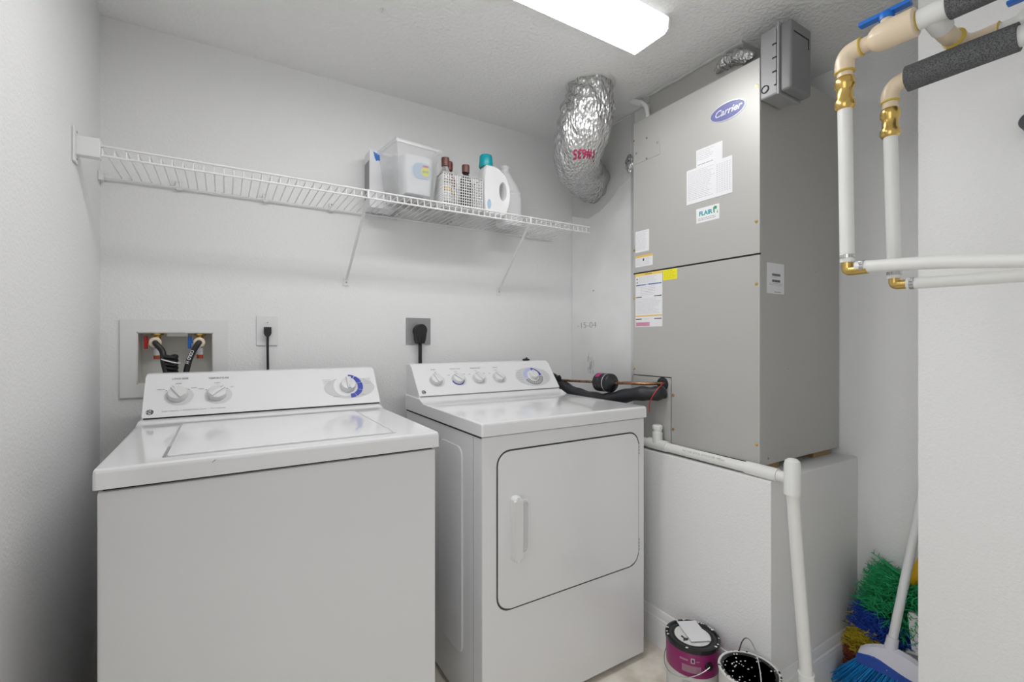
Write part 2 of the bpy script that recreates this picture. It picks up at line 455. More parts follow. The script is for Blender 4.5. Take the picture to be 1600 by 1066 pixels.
# lid: a groove frame and a slightly raised plate
WT = Frame((0, 0, .915), (1, 0, 0), (0, 1, 0))
lid = [(-.100, 1.192), (.374, 1.192), (.374, 1.64), (-.100, 1.64)]
m = MB(); m.prism([(-.106, 1.186), (.380, 1.186), (.380, 1.646), (-.106, 1.646)], WT, -.002, .0006); obj('lid_gap', m, 'inklight', ws)
m = MB(); m.prism(rrect(-.100, 1.190, .374, 1.64, .006, 3), WT, -.002, .003, .0015); lo = obj('lid', m, 'enamel', ws)
m = MB(); m.rect(WT, -.107, 1.19, -.1015, 1.30, .0004, .0012); obj('lid_gap', m, 'inkgrey', ws)
console(ws, WX0 + .006, WX1 + .004, .930, 1.052)
m = MB(); m.box(WX0 + .010, WX1, 1.699, 1.80, .926, .930); obj('console_seam', m, 'gap', ws)
WF = Frame((0, 1.704, .934), (1, 0, 0), (0, .088, .104))
def wz(z): return (z - .934) / .104 * math.hypot(.088, .104)
for (u, v, txt, opts, tn) in ((-.120, .070, 'LOAD SIZE', ('MEDIUM', 'LARGE', 'SUPER'), 2.2), (-.018, .067, 'TEMPERATURE', ('COLD', 'WARM', 'HOT'), .7)):
    m = MB(); m.prism(ell(u + .004, v - .004, .037, .033), WF, .0003, .0007); obj('dial_ring', m, 'dialgrey' if False else mat('ring_grey', (.66, .66, .67), .35), ws)
    knob(ws, WF, u, v, .0255, .022, tn)
    m = MB(); f = WF.at(.0006)
    m.text(txt, f, u + .004, v + .062, .0085, .0003, off=.0002)
    for q, (a, wd_) in enumerate(zip((148, 90, 35), opts)):
        ca, sa = math.cos(math.radians(a)), math.sin(math.radians(a))
        m.text(wd_, f, u + .050 * ca, v + .043 * sa, .0052, .0003)
        m.prism(ell(u + .034 * ca, v + .034 * sa, .0016, .0016, 8), WF, .0004, .0010)
    obj('lettering', m, 'inkgrey', ws)
u, v = .385, .072
m = MB(); m.prism(ell(u + .003, v - .006, .088, .046), WF, .0003, .0006); obj('dial_field', m, mat('field_grey', (.60, .60, .61), .4), ws)
m = MB(); m.prism(ell(u - .012, v, .040, .042), WF, .0006, .0010); obj('dial_backing', m, 'panel', ws)
m = MB()
for a0, a1 in ((62, 88), (20, 59), (-22, 17), (-62, -25), (-90, -65)):
    m.prism(arcband(u + .002, v, .030, .034, .048, .050, a0, a1, 12), WF, .0010, .0016)
obj('dial_band', m, 'dialblue', ws, 'blue cycle band')
knob(ws, WF, u - .003, v, .027, .026, -1.6, 'timer_knob')
m = MB(); f = WF.at(.0008)
for k in range(5):
    m.rect(WF, u - .088 + .002 * k, v + .030 - .008 * (k % 3), u - .060, v + .0312 - .008 * (k % 3), .0007, .0010)
    m.rect(WF, u + .056, v + .030 - .007 * (k % 4), u + .082, v + .0312 - .007 * (k % 4), .0007, .0010)
m.text('NORMAL', f, u - .045, v - .042, .006, .0003); m.text('OFF', f, u + .045, v - .040, .006, .0003)
m.text('Super Capacity  \u2022  Multiple Wash Cycles  \u2022  Stain Inspector', f, -.075, .0145, .0068, .0003, off=-.00005)
obj('lettering', m, 'inklight', ws)
monogram(ws, WF, -.184, .014, .0088)
m = MB(); m.prism([(-.021, .9035), (-.019, .9035), (-.0135, .9085), (-.0155, .9085)], Frame((0, 1.142, 0), (1, 0, 0), (0, 0, 1)), -.001, .0004); obj('paint_chip', m, 'inkgrey', ws, 'small dark chip on the front lip')

# clothes dryer
DX0, DX1 = .628, 1.304
dr = thing('clothes_dryer', (.966, 1.5, 0), 'white front-loading clothes dryer with a large square door', 'dryer')
m = MB(); m.box(DX0 + .006, DX1 - .004, 1.190, 1.845, .022, .874, .005); obj('cabinet', m, 'enamel', dr)
m = MB(); m.box(DX0 + .004, DX1 - .006, 1.196, 1.84, .870, .880); obj('seam', m, 'gap', dr)
deck(dr, DX0, DX1, 1.180, .917, .877, .936)
for x in (DX0 + .05, DX1 - .05):
    for y in (1.24, 1.80):
        m = MB(); m.lathe([(.02, 0), (.02, .01), (.01, .012), (.01, .03)], (x, y, 0), (0, 0, 1), 16); obj('leg', m, 'blackrub', dr)
DS = Frame((DX0 + .006, 0, 0), (0, -1, 0), (0, 0, 1))
m = MB()
for y0, y1, z0, z1 in ((-1.76, -1.58, .17, .82), (-1.50, -1.32, .17, .82)):
    m.prism(rrect(y0, z0, y1, z1, .03), DS, -.001, .004, .003)
obj('side_emboss', m, 'enamel_side', dr)
m = MB(); m.rect(DS, -1.2455, .03, -1.2440, .868, -.001, .0006); obj('side_seam', m, 'inkgrey', dr)
DF = Frame((0, 1.190, 0), (1, 0, 0), (0, 0, 1))
m = MB(); m.prism(rrect(.681, .349, 1.271, .829, .046), DF, -.001, .0006); obj('door_gap', m, 'ink', dr)
m = MB(); m.prism(rrect(.6855, .355, 1.2665, .8245, .042), DF, -.001, .0036, .003, 3); dd = obj('door', m, 'enamel', dr)
m = MB(); m.prism(rrect(.738, .508, .794, .672, .014), DF, .0030, .0075, hole=rrect(.744, .514, .788, .666, .012)); m.prism(rrect(.744, .514, .788, .666, .012), DF, .0030, .0040)
obj('handle_recess', m, 'dialgrey' if False else 'enamel_side', dd)
m = MB(); m.prism(rrect(.727, .495, .758, .690, .012), DF, .0030, .028, .009, 5); obj('handle', m, 'plastic', dd)
for z in (.40, .745):
    m = MB()
    for k in range(4): m.rect(DF, 1.268, z + .012 * k, 1.271, z + .008 + .012 * k, .001, .004)
    obj('hinge', m, 'inkgrey', dr)
console(dr, DX0 + .006, DX1 + .002, .941, 1.060)
m = MB(); m.box(DX0 + .010, DX1 - .002, 1.699, 1.80, .936, .941); obj('console_seam', m, 'inkgrey', dr)
GF = Frame((0, 1.704, .945), (1, 0, 0), (0, .088, .101))
ringm = mat('ring_grey_pale', (.68, .68, .69), .35)
for (u, v, txt, opts, tn, blue) in ((.722, .066, 'START', ('ON',), 1.9, 0), (.818, .066, 'DRYER CYCLE', ('LOW', 'AUTO', 'HIGH'), 2.4, 1), (.913, .066, 'TEMPERATURE', ('LOW', 'MED', 'HOT'), 2.2, 0), (1.010, .066, 'SIGNAL', ('OFF', 'LOUD'), 2.3, 0)):
    m = MB(); m.prism(ell(u + .004, v - .002, .034, .031), GF, .0003, .0007); obj('dial_ring', m, ringm, dr)
    if blue:
        m = MB(); m.prism(arcband(u, v, .022, .022, .0285, .029, -165, -10), GF, .0008, .0016); obj('dial_band', m, 'dialblue', dr, 'blue dial band')
    knob(dr, GF, u, v, .0245, .021, tn)
    m = MB(); f = GF.at(.0006); m.text(txt, f, u + .002, v + .054, .0072, .0003)
    for a, wd_ in zip((145, 90, 38) if len(opts) > 1 else (80,), opts):
        m.text(wd_, f, u + .043 * math.cos(math.radians(a)), v + .040 * math.sin(math.radians(a)), .005, .0003)
    obj('lettering', m, 'inkgrey', dr)
u, v = 1.190, .064
m = MB(); m.prism(ell(u, v - .002, .092, .052), GF, .0003, .0006); obj('dial_field', m, mat('field_grey_pale', (.64, .64, .66), .4), dr)
m = MB(); m.prism(arcband(u, v, .022, .024, .048, .046, 88, 190), GF, .0007, .0011); obj('dial_band', m, 'lilac', dr)
m = MB(); m.prism(arcband(u, v, .022, .024, .048, .046, 5, 85), GF, .0007, .0012); obj('dial_band', m, 'dialblue', dr, 'blue dial band')
m = MB(); m.prism(arcband(u, v, .022, .024, .050, .048, -158, -2), GF, .0007, .0013); gb = obj('dial_band', m, 'inkgrey', dr, 'dark grey dial band')
m = MB()
for k in range(11):
    a = math.radians(-148 + 13.5 * k)
    f2 = GF
    p0 = (u + .034 * math.cos(a), v + .033 * math.sin(a)); p1 = (u + .045 * math.cos(a), v + .043 * math.sin(a)); nx, ny = -math.sin(a) * .0011, math.cos(a) * .0011
    m.prism([(p0[0] - nx, p0[1] - ny), (p1[0] - nx, p1[1] - ny), (p1[0] + nx, p1[1] + ny), (p0[0] + nx, p0[1] + ny)], GF, .0013, .0017)
obj('tick_marks', m, 'paper', gb)
m = MB(); m.prism(ell(u, v, .029, .030), GF, .0013, .003); obj('dial_backing', m, 'panel', dr)
knob(dr, GF, u, v, .022, .024, 1.9, 'timer_knob')
m = MB()
for k in range(6):
    m.rect(GF, u - .088 + .004 * abs(k - 2.5), v + .034 - .013 * k, u - .058, v + .0355 - .013 * k, .0007, .0011)
    m.rect(GF, u + .060, v + .030 - .012 * k, u + .084 - .004 * abs(k - 2.5), v + .0314 - .012 * k, .0007, .0011)
obj('lettering', m, 'inklight', dr)
monogram(dr, GF, .657, .012, .0082)

# black clip lying on top of the dryer console
m = MB(); m.loft([(1.205, 1.826, 1.0605, .018, .008, 2), (1.205, 1.826, 1.067, .020, .009, 2.4), (1.205, 1.826, 1.070, .010, .006, 2)], 20)
m.lathe([(.004, 0), (.004, .006), (0, .007)], (1.208, 1.826, 1.069), (0, 0, 1), 10)
obj('plastic_clip', m, 'blackrub', None, 'small black plastic clip on the back edge of the dryer console', 'clip')

# ------------------------------------------------------------ recessed washer box with valves and hoses
vb = thing('washer_outlet_box', (-.136, BK, .97), 'white recessed wall box with hot and cold laundry valves', 'outlet box')
BF = Frame((0, BK, 0), (1, 0, 0), (0, 0, 1))
m = MB()
def rect_pts(x0, z0, x1, z1): return [(x0, z0), (x1, z0), (x1, z1), (x0, z1)]
m.prism(rect_pts(-.285, .968, .013, 1.224), BF, .0003, .007, hole=rect_pts(-.243, 1.010, -.032, 1.182)); obj('frame', m, 'plastic', vb)
m = MB()
m.box(-.2435, -.240, BK - .004, BK + .09, 1.010, 1.182); m.box(-.035, -.0315, BK - .004, BK + .09, 1.010, 1.182)
m.box(-.243, -.032, BK + .088, BK + .092, 1.010, 1.182); m.box(-.243, -.032, BK - .004, BK + .09, 1.010, 1.013); m.box(-.243, -.032, BK - .004, BK + .09, 1.179, 1.182)
m.box(-.165, -.105, BK + .01, BK + .06, 1.168, 1.18, .003)
obj('inner_box', m, mat('box_inside', (.80, .79, .75), .5), vb)
for sx, colr in ((-.193, 'redp'), (-.072, 'bluep')):
    m = MB(); m.lathe([(.018, 0), (.018, -.006), (.010, -.010), (.010, -.03)], (sx, BK + .045, 1.179), (0, 0, 1), 20)
    m.tube([(sx, BK + .045, 1.155), (sx, BK + .02, 1.148), (sx, BK - .004, 1.148)], .010, 14)
    m.lathe([(.013, 0), (.0145, .002), (.0145, .012), (.012, .014)], (sx, BK + .004, 1.148), (0, -1, 0), 16)
    vo = obj('valve', m, 'brass', vb)
    m = MB(); m.tube([(sx - .01, BK + .02, 1.150), (sx - .026, BK + .02, 1.150)], .005, 10); m.box(sx - .034, sx - .024, BK + .013, BK + .027, 1.126, 1.170, .003)
    obj('handle', m, colr, vo, ('red' if colr == 'redp' else 'blue') + ' valve handle')
    m = MB(); m.tube([(sx + .0, BK + .03, 1.140), (sx, BK + .03, 1.092)], [.008, .0095], 14)
    ao = obj('water_hammer_arrester', m, 'steel', vo)
    m = MB(); m.tube([(sx, BK + .03, 1.104), (sx, BK + .03, 1.0918)], .0099, 14)
    obj('end_band', m, mat('arrester_red', (.5, .08, .03), .4), ao)
    m = MB(); m.tube([(sx, BK + .03, 1.128), (sx, BK + .03, 1.1045)], .0098, 14); obj('wrapper', m, 'paper', ao)
def hose(name, pts, r, lab, collar):
    t = thing(name, (pts[-1][0], pts[-1][1], pts[-1][2]), lab, 'hose')
    m = MB(); m.tube(spline(pts, 8), r, 14); obj('tube', m, 'blackrub', t)
    m = MB(); m.lathe([(.0155, 0), (.017, .001), (.017, .010), (.012, .013)], (collar[0], collar[1] - .010, collar[2]), (0, -1, 0), 20); obj('coupling', m, 'cpvc', t)
    return t
hh = hose('hot_water_hose', [(-.193, BK - .022, 1.148), (-.188, BK - .034, 1.142), (-.172, BK - .038, 1.118), (-.168, BK - .050, 1.085), (-.158, BK - .060, 1.04), (-.150, BK - .055, .98), (-.135, BK - .06, .86)], .0088, 'black rubber hose from the hot valve, bundled with a white tie', (-.193, BK, 1.148))
m = MB()
for k in range(9):
    z = 1.100 - .0125 * k; pts = [(-.150 + .016 * math.cos(a) , BK - .040 + .024 * math.sin(a), z + .003 * math.sin(2 * a)) for a in [2 * PI * j / 16 for j in range(17)]]
    m.tube(pts, .006, 8, cap=False)
obj('coil', m, 'blackrub', hh)
m = MB(); m.tube([(-.150 + .025 * math.cos(a), BK - .042 + .034 * math.sin(a), 1.086 - .008 * math.cos(a)) for a in [2 * PI * j / 24 for j in range(25)]], .0022, 6, cap=False); obj('cable_tie', m, 'paper', hh)
hc = hose('cold_water_hose', [(-.072, BK - .022, 1.148), (-.076, BK - .034, 1.142), (-.088, BK - .038, 1.118), (-.100, BK - .040, 1.085), (-.108, BK - .045, 1.04), (-.108, BK - .055, .98), (-.105, BK - .06, .86)], .0088, 'black rubber hose from the cold valve, marked COLD in white letters', (-.072, BK, 1.148))
m = MB(); m.text('COLD H', Frame((0, BK - .0485, 0), (1, 0, 0), (0, -.06, 1)), -.0945, 1.1035, .0125, .0006, rot=math.radians(-110), off=.0003)
obj('lettering', m, 'paper', hc)

# ------------------------------------------------------------ wall outlets and cords
op = thing('wall_outlet', (.137, BK, 1.135), 'white single receptacle plate on the wall above the washer', 'outlet')
m = MB(); m.prism(rrect(.101, 1.136, .172, 1.246, .004, 3), BF, .0003, .006, .003); obj('cover_plate', m, 'plastic', op)
m = MB(); m.lathe([(.0165, 0), (.0165, .003), (.0, .003)], (.137, BK - .005, 1.190), (0, -1, 0), 24); obj('receptacle', m, 'plastic', op)
m = MB(); m.lathe([(.003, 0), (.0025, .0015), (0, .002)], (.137, BK - .0055, 1.222), (0, -1, 0), 10); obj('screw', m, 'steel', op)
pc = thing('power_cord', (.137, 1.92, .87), 'thin black cord plugged into the white outlet above the washer', 'cord')
m = MB(); m.prism([(.125, 1.204), (.149, 1.204), (.149, 1.180), (.144, 1.170), (.130, 1.170), (.125, 1.180)], BF, .0085, .030, .003); obj('plug', m, 'blackrub', pc)
m = MB(); m.tube(spline([(.137, BK - .02, 1.175), (.137, BK - .018, 1.12), (.138, BK - .022, 1.02), (.139, BK - .03, .86)]), .0043, 10); obj('cable', m, 'blackrub', pc)
og = thing('wall_outlet', (.722, BK, 1.135), 'grey metal outlet plate on the wall behind the dryer', 'outlet')
m = MB(); m.prism(rrect(.667, 1.138, .778, 1.253, .002, 2), BF, .0003, .006, .002); obj('cover_plate', m, 'outletgrey', og)
m = MB(); m.lathe([(.027, 0), (.027, .003), (0, .003)], (.722, BK - .005, 1.195), (0, -1, 0), 30); obj('receptacle', m, 'blackrub', og)
m = MB(); m.lathe([(.003, 0), (.0025, .0015), (0, .002)], (.700, BK - .0055, 1.228), (0, -1, 0), 10); obj('screw', m, 'steel', og)
pd = thing('power_cord', (.722, 1.90, .9), 'thick black cord with a big round plug in the grey outlet behind the dryer', 'cord')
m = MB(); hp = ell(.722, 1.198, .025, .027, 22, 0, 180); hp = hp + [(.700, 1.160), (.706, 1.142), (.738, 1.142), (.744, 1.160)]
m.prism(hp, BF, .0085, .045, .008, 3)
for k in range(3): m.rect(BF, .709 + .011 * k, 1.146, .712 + .011 * k, 1.168, .044, .047)
obj('plug', m, 'blackrub', pd)
m = MB(); m.tube(spline([(.722, BK - .025, 1.15), (.722, BK - .025, 1.08), (.722, BK - .03, .90)]), .0078, 12); obj('cable', m, 'blackrub', pd)

# ------------------------------------------------------------ wire shelf
SZ = 1.676; SX0, SX1 = -.285, 1.44; SYF, SYB = 1.65, 1.938
sh = thing('wire_shelf', (.58, BK, SZ), 'long white ventilated wire shelf running across the back wall', 'shelf')
m = MB(); n = int((SX1 - SX0) / .0254)
for k in range(n + 1):
    x = SX0 + .006 + k * .0254
    if x > SX1: break
    m.tube([(x, SYB, SZ), (x, SYF + .004, SZ), (x, SYF + .001, SZ - .003), (x, SYF, SZ - .024)], .0019, 6)
obj('deck_wires', m, 'wire', sh)
for y, z, r in ((SYF - .002, SZ + .002, .0032), (SYF - .002, SZ - .024, .0032), (SYB, SZ - .004, .0036)):
    m = MB(); m.tube([(SX0, y, z), (SX1, y, z)], r, 8); obj('rod', m, 'wire', sh)
for x in (-.13, .13, .36, .63, .87, 1.30):
    m = MB(); m.box(x - .008, x + .008, SYB - .006, BK - .0002, SZ - .012, SZ + .020, .002); m.tube([(x - .011, SYB, SZ - .004), (x + .011, SYB, SZ - .004)], .007, 10)
    c = obj('wall_clip', m, 'plastic', sh)
    m = MB(); m.lathe([(.003, 0), (.002, .001), (0, .0015)], (x, SYB - .006, SZ + .013), (0, -1, 0), 8); obj('screw', m, 'inkgrey', c)
for xt, xb in ((.428, .419), (1.109, 1.128)):
    m = MB()
    fb = Vector((xt, SYF + .002, SZ - .022)); fe = Vector((xb, BK - .006, 1.40))
    m.tube([fb, fe], .0052, 8)
    m.box(xb - .010, xb + .010, BK - .006, BK - .0002, 1.375, 1.405, .001)
    m.tube([(xt, SYF - .006, SZ + .004), (xt, SYF - .006, SZ - .026), (xt, SYF + .004, SZ - .027)], .004, 8)
    b = obj('brace', m, 'wire', sh)
    m = MB(); m.lathe([(.0035, 0), (.003, .0015), (0, .002)], (xb, BK - .006, 1.388), (0, -1, 0), 10); obj('screw', m, 'inkgrey', b)
m = MB(); m.box(LX + .0003, LX + .006, 1.625, 1.668, 1.622, 1.712, .002); m.box(LX + .005, SX0 + .004, 1.636, 1.664, 1.642, 1.694, .003)
b = obj('end_bracket', m, 'plastic', sh)
m = MB()
for z in (1.703, 1.632): m.lathe([(.0035, 0), (.0035, .0007), (0, .0007)], (LX + .006, 1.646, z), (1, 0, 0), 10)
obj('screw_slot', m, 'inkgrey', b)
m = MB(); m.box(LX + .0003, LX + .012, SYB - .02, SYB + .006, SZ - .018, SZ + .012, .002); obj('end_clip', m, 'plastic', sh)
m = MB(); m.tube([(LX + .005, SYB - .006, SZ - .004), (SX0 + .003, SYB, SZ - .004)], .0036, 8); obj('rod', m, 'wire', sh)
TOP = SZ + .0025

# white carton with blue emblem
cx = thing('carton', (.52, 1.87, TOP), 'white carton with a blue picture, behind the clear storage bin', 'box')
m = MB(); m.box(.486, .590, 1.848, 1.928, TOP, 1.905, .003); obj('body', m, 'paper', cx)
CF = Frame((.020, 1.848, .026), (1, 0, 0), (0, 0, 1))
m = MB(); m.prism([(.480, 1.872), (.492, 1.868), (.508, 1.872), (.514, 1.866), (.508, 1.850), (.504, 1.838), (.498, 1.842), (.492, 1.836), (.486, 1.848)], CF, .0003, .001); obj('picture', m, 'bluep', cx)
m = MB(); m.box(.4855, .4865, 1.855, 1.922, 1.72, 1.865); obj('side_print', m, 'inkgrey', cx)

# clear storage bin and its content
def openbin(x0, x1, y0, y1, z0, z1, tap, th, rim):
    m = MB(); t2 = bmesh.new()
    def ring(d, z, tp): return [t2.verts.new((x + sx * (d), y + sy * (d), z)) for x, y, sx, sy in ((x0 + tp, y0 + tp, -1, -1), (x1 - tp, y0 + tp, 1, -1), (x1 - tp, y1 - tp, 1, 1), (x0 + tp, y1 - tp, -1, 1))]
    r = [ring(0, z0, tap), ring(0, z1 - rim, 0), ring(.006, z1 - rim, 0), ring(.006, z1, 0), ring(-th, z1, 0), ring(-th, z0 + th, tap)]
    for a, b in zip(r, r[1:]):
        for k in range(4): t2.faces.new((a[k], a[(k + 1) % 4], b[(k + 1) % 4], b[k]))
    t2.faces.new(r[0][::-1]); t2.faces.new(r[-1])
    m.merge(t2); return m
def rotz(mb, c, a):
    for w in mb.bm.verts:
        x_, y_ = w.co.x - c[0], w.co.y - c[1]; w.co.x = c[0] + x_ * math.cos(a) - y_ * math.sin(a); w.co.y = c[1] + x_ * math.sin(a) + y_ * math.cos(a)
    return mb
obj('storage_bin', rotz(openbin(.535, .715, 1.665, 1.822, TOP, 1.892, .020, .0025, .012), (.535, 1.665), math.radians(7)), 'clear', None, 'clear plastic storage bin full of laundry supplies on the wire shelf', 'bin')
tb = thing('detergent_tub', (.635, 1.72, TOP), 'frosted tub with a pale blue oval and yellow sticker inside the clear bin', 'tub')
m = MB(); m.loft([(.632, 1.738, TOP + .034, .052, .036, 5), (.632, 1.738, 1.80, .060, .040, 5), (.632, 1.738, 1.858, .060, .040, 5), (.632, 1.738, 1.862, .05, .035, 4)], 32); obj('body', m, 'frost', tb)
TF = Frame((0, 1.7005, 0), (1, 0, 0), (0, -.12, 1))
TF = Frame((0, 1.698, 0), (1, 0, 0), (0, 0, 1))
m = MB(); m.prism(rrect(.606, 1.772, .684, 1.832, .028), TF, 0, .0015); obj('oval_label', m, 'paleblue', tb)
m = MB(); m.prism(ell(.658, 1.802, .017, .020), TF, .0015, .0022); st = obj('round_sticker', m, 'yellow', tb)
m = MB(); m.text('A+2', TF.at(.0022), .658, 1.800, .014, .0004, off=.0004); obj('lettering', m, 'greenp', st)
m = MB(); m.rect(TF, .647, 1.817, .669, 1.824, .0022, .0027); obj('red_band', m, 'magmark', st)
m = MB(); m.box(.570, .672, 1.715, 1.795, TOP + .0035, TOP + .016, .002); m2 = obj('magazine', m, 'brownpaper', None, 'brown printed booklet lying in the bottom of the clear bin', 'booklet')
m = MB(); m.box(.580, .660, 1.72, 1.79, TOP + .0165, TOP + .032, .002); obj('folded_leaflet', m, mat('leaflet_violet', (.16, .16, .22), .6), None, 'dark folded leaflet on top of the booklet in the clear bin', 'leaflet')

# wire basket with bottles
bk = thing('wire_basket', (.813, 1.76, TOP), 'small white grid basket holding brown-capped bottles', 'basket')
BX0, BX1, BY0, BY1, BZ = .728, .898, 1.685, 1.86, 1.812
m = MB()
def gridface(p00, p10, p01, nu, nv, r):
    p00, p10, p01 = map(Vector, (p00, p10, p01))
    for i in range(nu + 1):
        a = p00 + (p10 - p00) * i / nu; m.tube([a, a + (p01 - p00)], r, 4)
    for j in range(nv + 1):
        a = p00 + (p01 - p00) * j / nv; m.tube([a, a + (p10 - p00)], r, 4)
z0 = TOP + .003
gridface((BX0, BY0, z0), (BX1, BY0, z0), (BX0, BY0, BZ), 17, 12, .0017)
gridface((BX0, BY1, z0), (BX1, BY1, z0), (BX0, BY1, BZ), 17, 12, .0013)
gridface((BX1, BY0, z0), (BX1, BY1, z0), (BX1, BY0, BZ), 17, 12, .0013)
gridface((BX0, BY0, z0), (BX0, BY1, z0), (BX0, BY0, BZ), 26, 16, .0018)
gridface((BX0, BY0, z0), (BX1, BY0, z0), (BX0, BY1, z0), 14, 14, .0013)
obj('grid', m, 'wire', bk)
m = MB(); m.tube([(BX0, BY0, BZ), (BX1, BY0, BZ), (BX1, BY1, BZ), (BX0, BY1, BZ), (BX0, BY0, BZ)], .003, 8); obj('rim', m, mat('basket_rim', (.48, .48, .48), .4), bk)
def bottle(name, x, y, z0, r, h, body, capm, lab, cat, labcol=None, liquid=None, tilt=0):
    t = thing(name, (x, y, z0), lab, cat)
    m = MB(); m.lathe([(r * .9, 0), (r, .004), (r, h * .60), (r * .9, h * .68), (r * .52, h * .78), (r * .42, h * .84), (0, h * .84)], (x, y, z0), (0, 0, 1), 24); obj('body', m, body, t)
    m = MB(); m.lathe([(r * .60, 0), (r * .63, h * .13), (r * .58, h * .165), (0, h * .17)], (x, y, z0 + h * .83), (0, 0, 1), 20); obj('cap', m, capm, t)
    if labcol:
        m = MB(); m.lathe([(r * 1.01, 0), (r * 1.015, .001), (r * 1.015, h * .35), (r * 1.01, h * .352)], (x, y, z0 + h * .12), (0, 0, 1), 24); lo = obj('label', m, labcol, t)
        m = MB(); m.lathe([(r * 1.02, 0), (r * 1.025, .001), (r * 1.025, h * .08), (r * 1.02, h * .081)], (x, y, z0 + h * .32), (0, 0, 1), 24); obj('label_band', m, 'orange', lo)
    return t
bz = z0 + .002
bottle('cleaner_bottle', .757, 1.735, bz, .026, .205, 'clearbottle', 'brown', 'clear bottle with brown cap at the left end of the wire basket', 'bottle', 'paper')
bottle('cleaner_bottle', .800, 1.800, bz, .028, .218, mat('amber_bottle', (.20, .07, .03), .2), mat('red_brown_cap', (.20, .04, .03), .4), 'amber bottle with a red-brown cap, at the back of the wire basket', 'bottle', 'paper')
bottle('cleaner_bottle', .851, 1.742, bz, .026, .196, 'darkliq', 'brown', 'dark liquid bottle with brown cap, right of the clear bottle in the wire basket', 'bottle', None)
bottle('cleaner_bottle', .872, 1.815, bz, .022, .11, mat('green_tint_bottle', (.35, .45, .33), .3), 'plastic', 'short greenish bottle low in the right end of the wire basket', 'bottle', 'paper')

# white jug with teal cap and side handle
jg = thing('detergent_jug', (.985, 1.73, TOP), 'white detergent jug with a teal cap and a big round handle', 'jug')
N_ = 48; hc_ = (1.006, 1.785)
rim_ = [(.922, TOP), (.916, TOP + .012), (.912, 1.76), (.913, 1.83), (.918, 1.862), (.923, 1.886), (.962, 1.886), (.985, 1.880), (1.018, 1.854), (1.039, 1.806), (1.041, 1.760), (1.032, 1.712), (1.018, TOP + .005), (1.008, TOP)]
def ray_out(a):
    d = (math.cos(a), math.sin(a)); best = None
    for k in range(len(rim_)):
        x1_, z1_ = rim_[k]; x2_, z2_ = rim_[(k + 1) % len(rim_)]
        ex, ez = x2_ - x1_, z2_ - z1_; det = d[0] * -ez + d[1] * ex
        if abs(det) < 1e-9: continue
        bx_, bz_ = x1_ - hc_[0], z1_ - hc_[1]
        t_ = (bx_ * -ez + bz_ * ex) / det; u_ = (d[0] * bz_ - d[1] * bx_) / det
        if t_ > 0 and -1e-6 <= u_ <= 1 + 1e-6 and (best is None or t_ < best): best = t_
    return (hc_[0] + d[0] * best, hc_[1] + d[1] * best)
angs = [2 * PI * k / N_ for k in range(N_)]
t2 = bmesh.new(); JFR = Frame((0, 1.765, 0), (1, 0, 0), (0, 0, 1)); rings = []
outer = [ray_out(a) for a in angs]; inner = [(hc_[0] + .0165 * math.cos(a), hc_[1] + .036 * math.sin(a)) for a in angs]
def shrink(pts, f): 
    cx_ = sum(p[0] for p in pts) / len(pts); cz_ = sum(p[1] for p in pts) / len(pts); return [(cx_ + (p[0] - cx_) * f, cz_ + (p[1] - cz_) * f) for p in pts]
for pts_, h_ in ((inner, .012), (shrink(inner, 1.12), .004), (shrink(outer, .94), 0), (shrink(outer, .985), .006), (outer, .016), (outer, .052), (shrink(outer, .985), .062), (shrink(outer, .94), .068), (shrink(inner, 1.12), .064), (inner, .056)):
    rings.append([t2.verts.new(JFR.p(p[0], p[1], h_)) for p in pts_])
for a, b in zip(rings, rings[1:] + rings[:1]):
    for k in range(N_): t2.faces.new((a[k], a[(k + 1) % N_], b[(k + 1) % N_], b[k]))
m = MB(); m.merge(t2); obj('body', m, 'hdpe', jg)
m = MB(); m.lathe([(.029, 0), (.030, .003), (.027, .044), (.025, .050), (0, .051)], (.942, 1.735, 1.884), (0, 0, 1), 32); obj('cap', m, 'teal', jg)
m = MB(); JF = Frame((0, 1.6975, 0), (1, 0, 0), (0, 0, 1)); m.prism(ell(.937, 1.722, .009, .020), JF, 0, .0012); obj('label', m, 'paleblue', jg)
m = MB()
wj = thing('bleach_bottle', (1.12, 1.84, TOP), 'plain all-white plastic bottle right of the teal-capped jug', 'bottle')
m = MB(); m.loft([(1.12, 1.84, TOP, .052, .045, 3), (1.12, 1.84, TOP + .006, .056, .048, 3), (1.12, 1.84, 1.815, .056, .048, 2.8), (1.12, 1.84, 1.818, .053, .045, 2.8), (1.12, 1.84, 1.826, .053, .045, 2.8), (1.12, 1.84, 1.830, .056, .048, 2.6), (1.115, 1.84, 1.87, .042, .038, 2.2), (1.105, 1.84, 1.905, .026, .025, 2), (1.10, 1.84, 1.925, .018, .018, 2)], 32); obj('body', m, 'hdpe', wj)
m = MB(); m.lathe([(.020, 0), (.021, .004), (.021, .008), (.019, .010), (.019, .016), (.021, .018), (.019, .03), (0, .031)], (1.10, 1.84, 1.922), (0, 0, 1), 24); obj('cap', m, 'hdpe', wj)

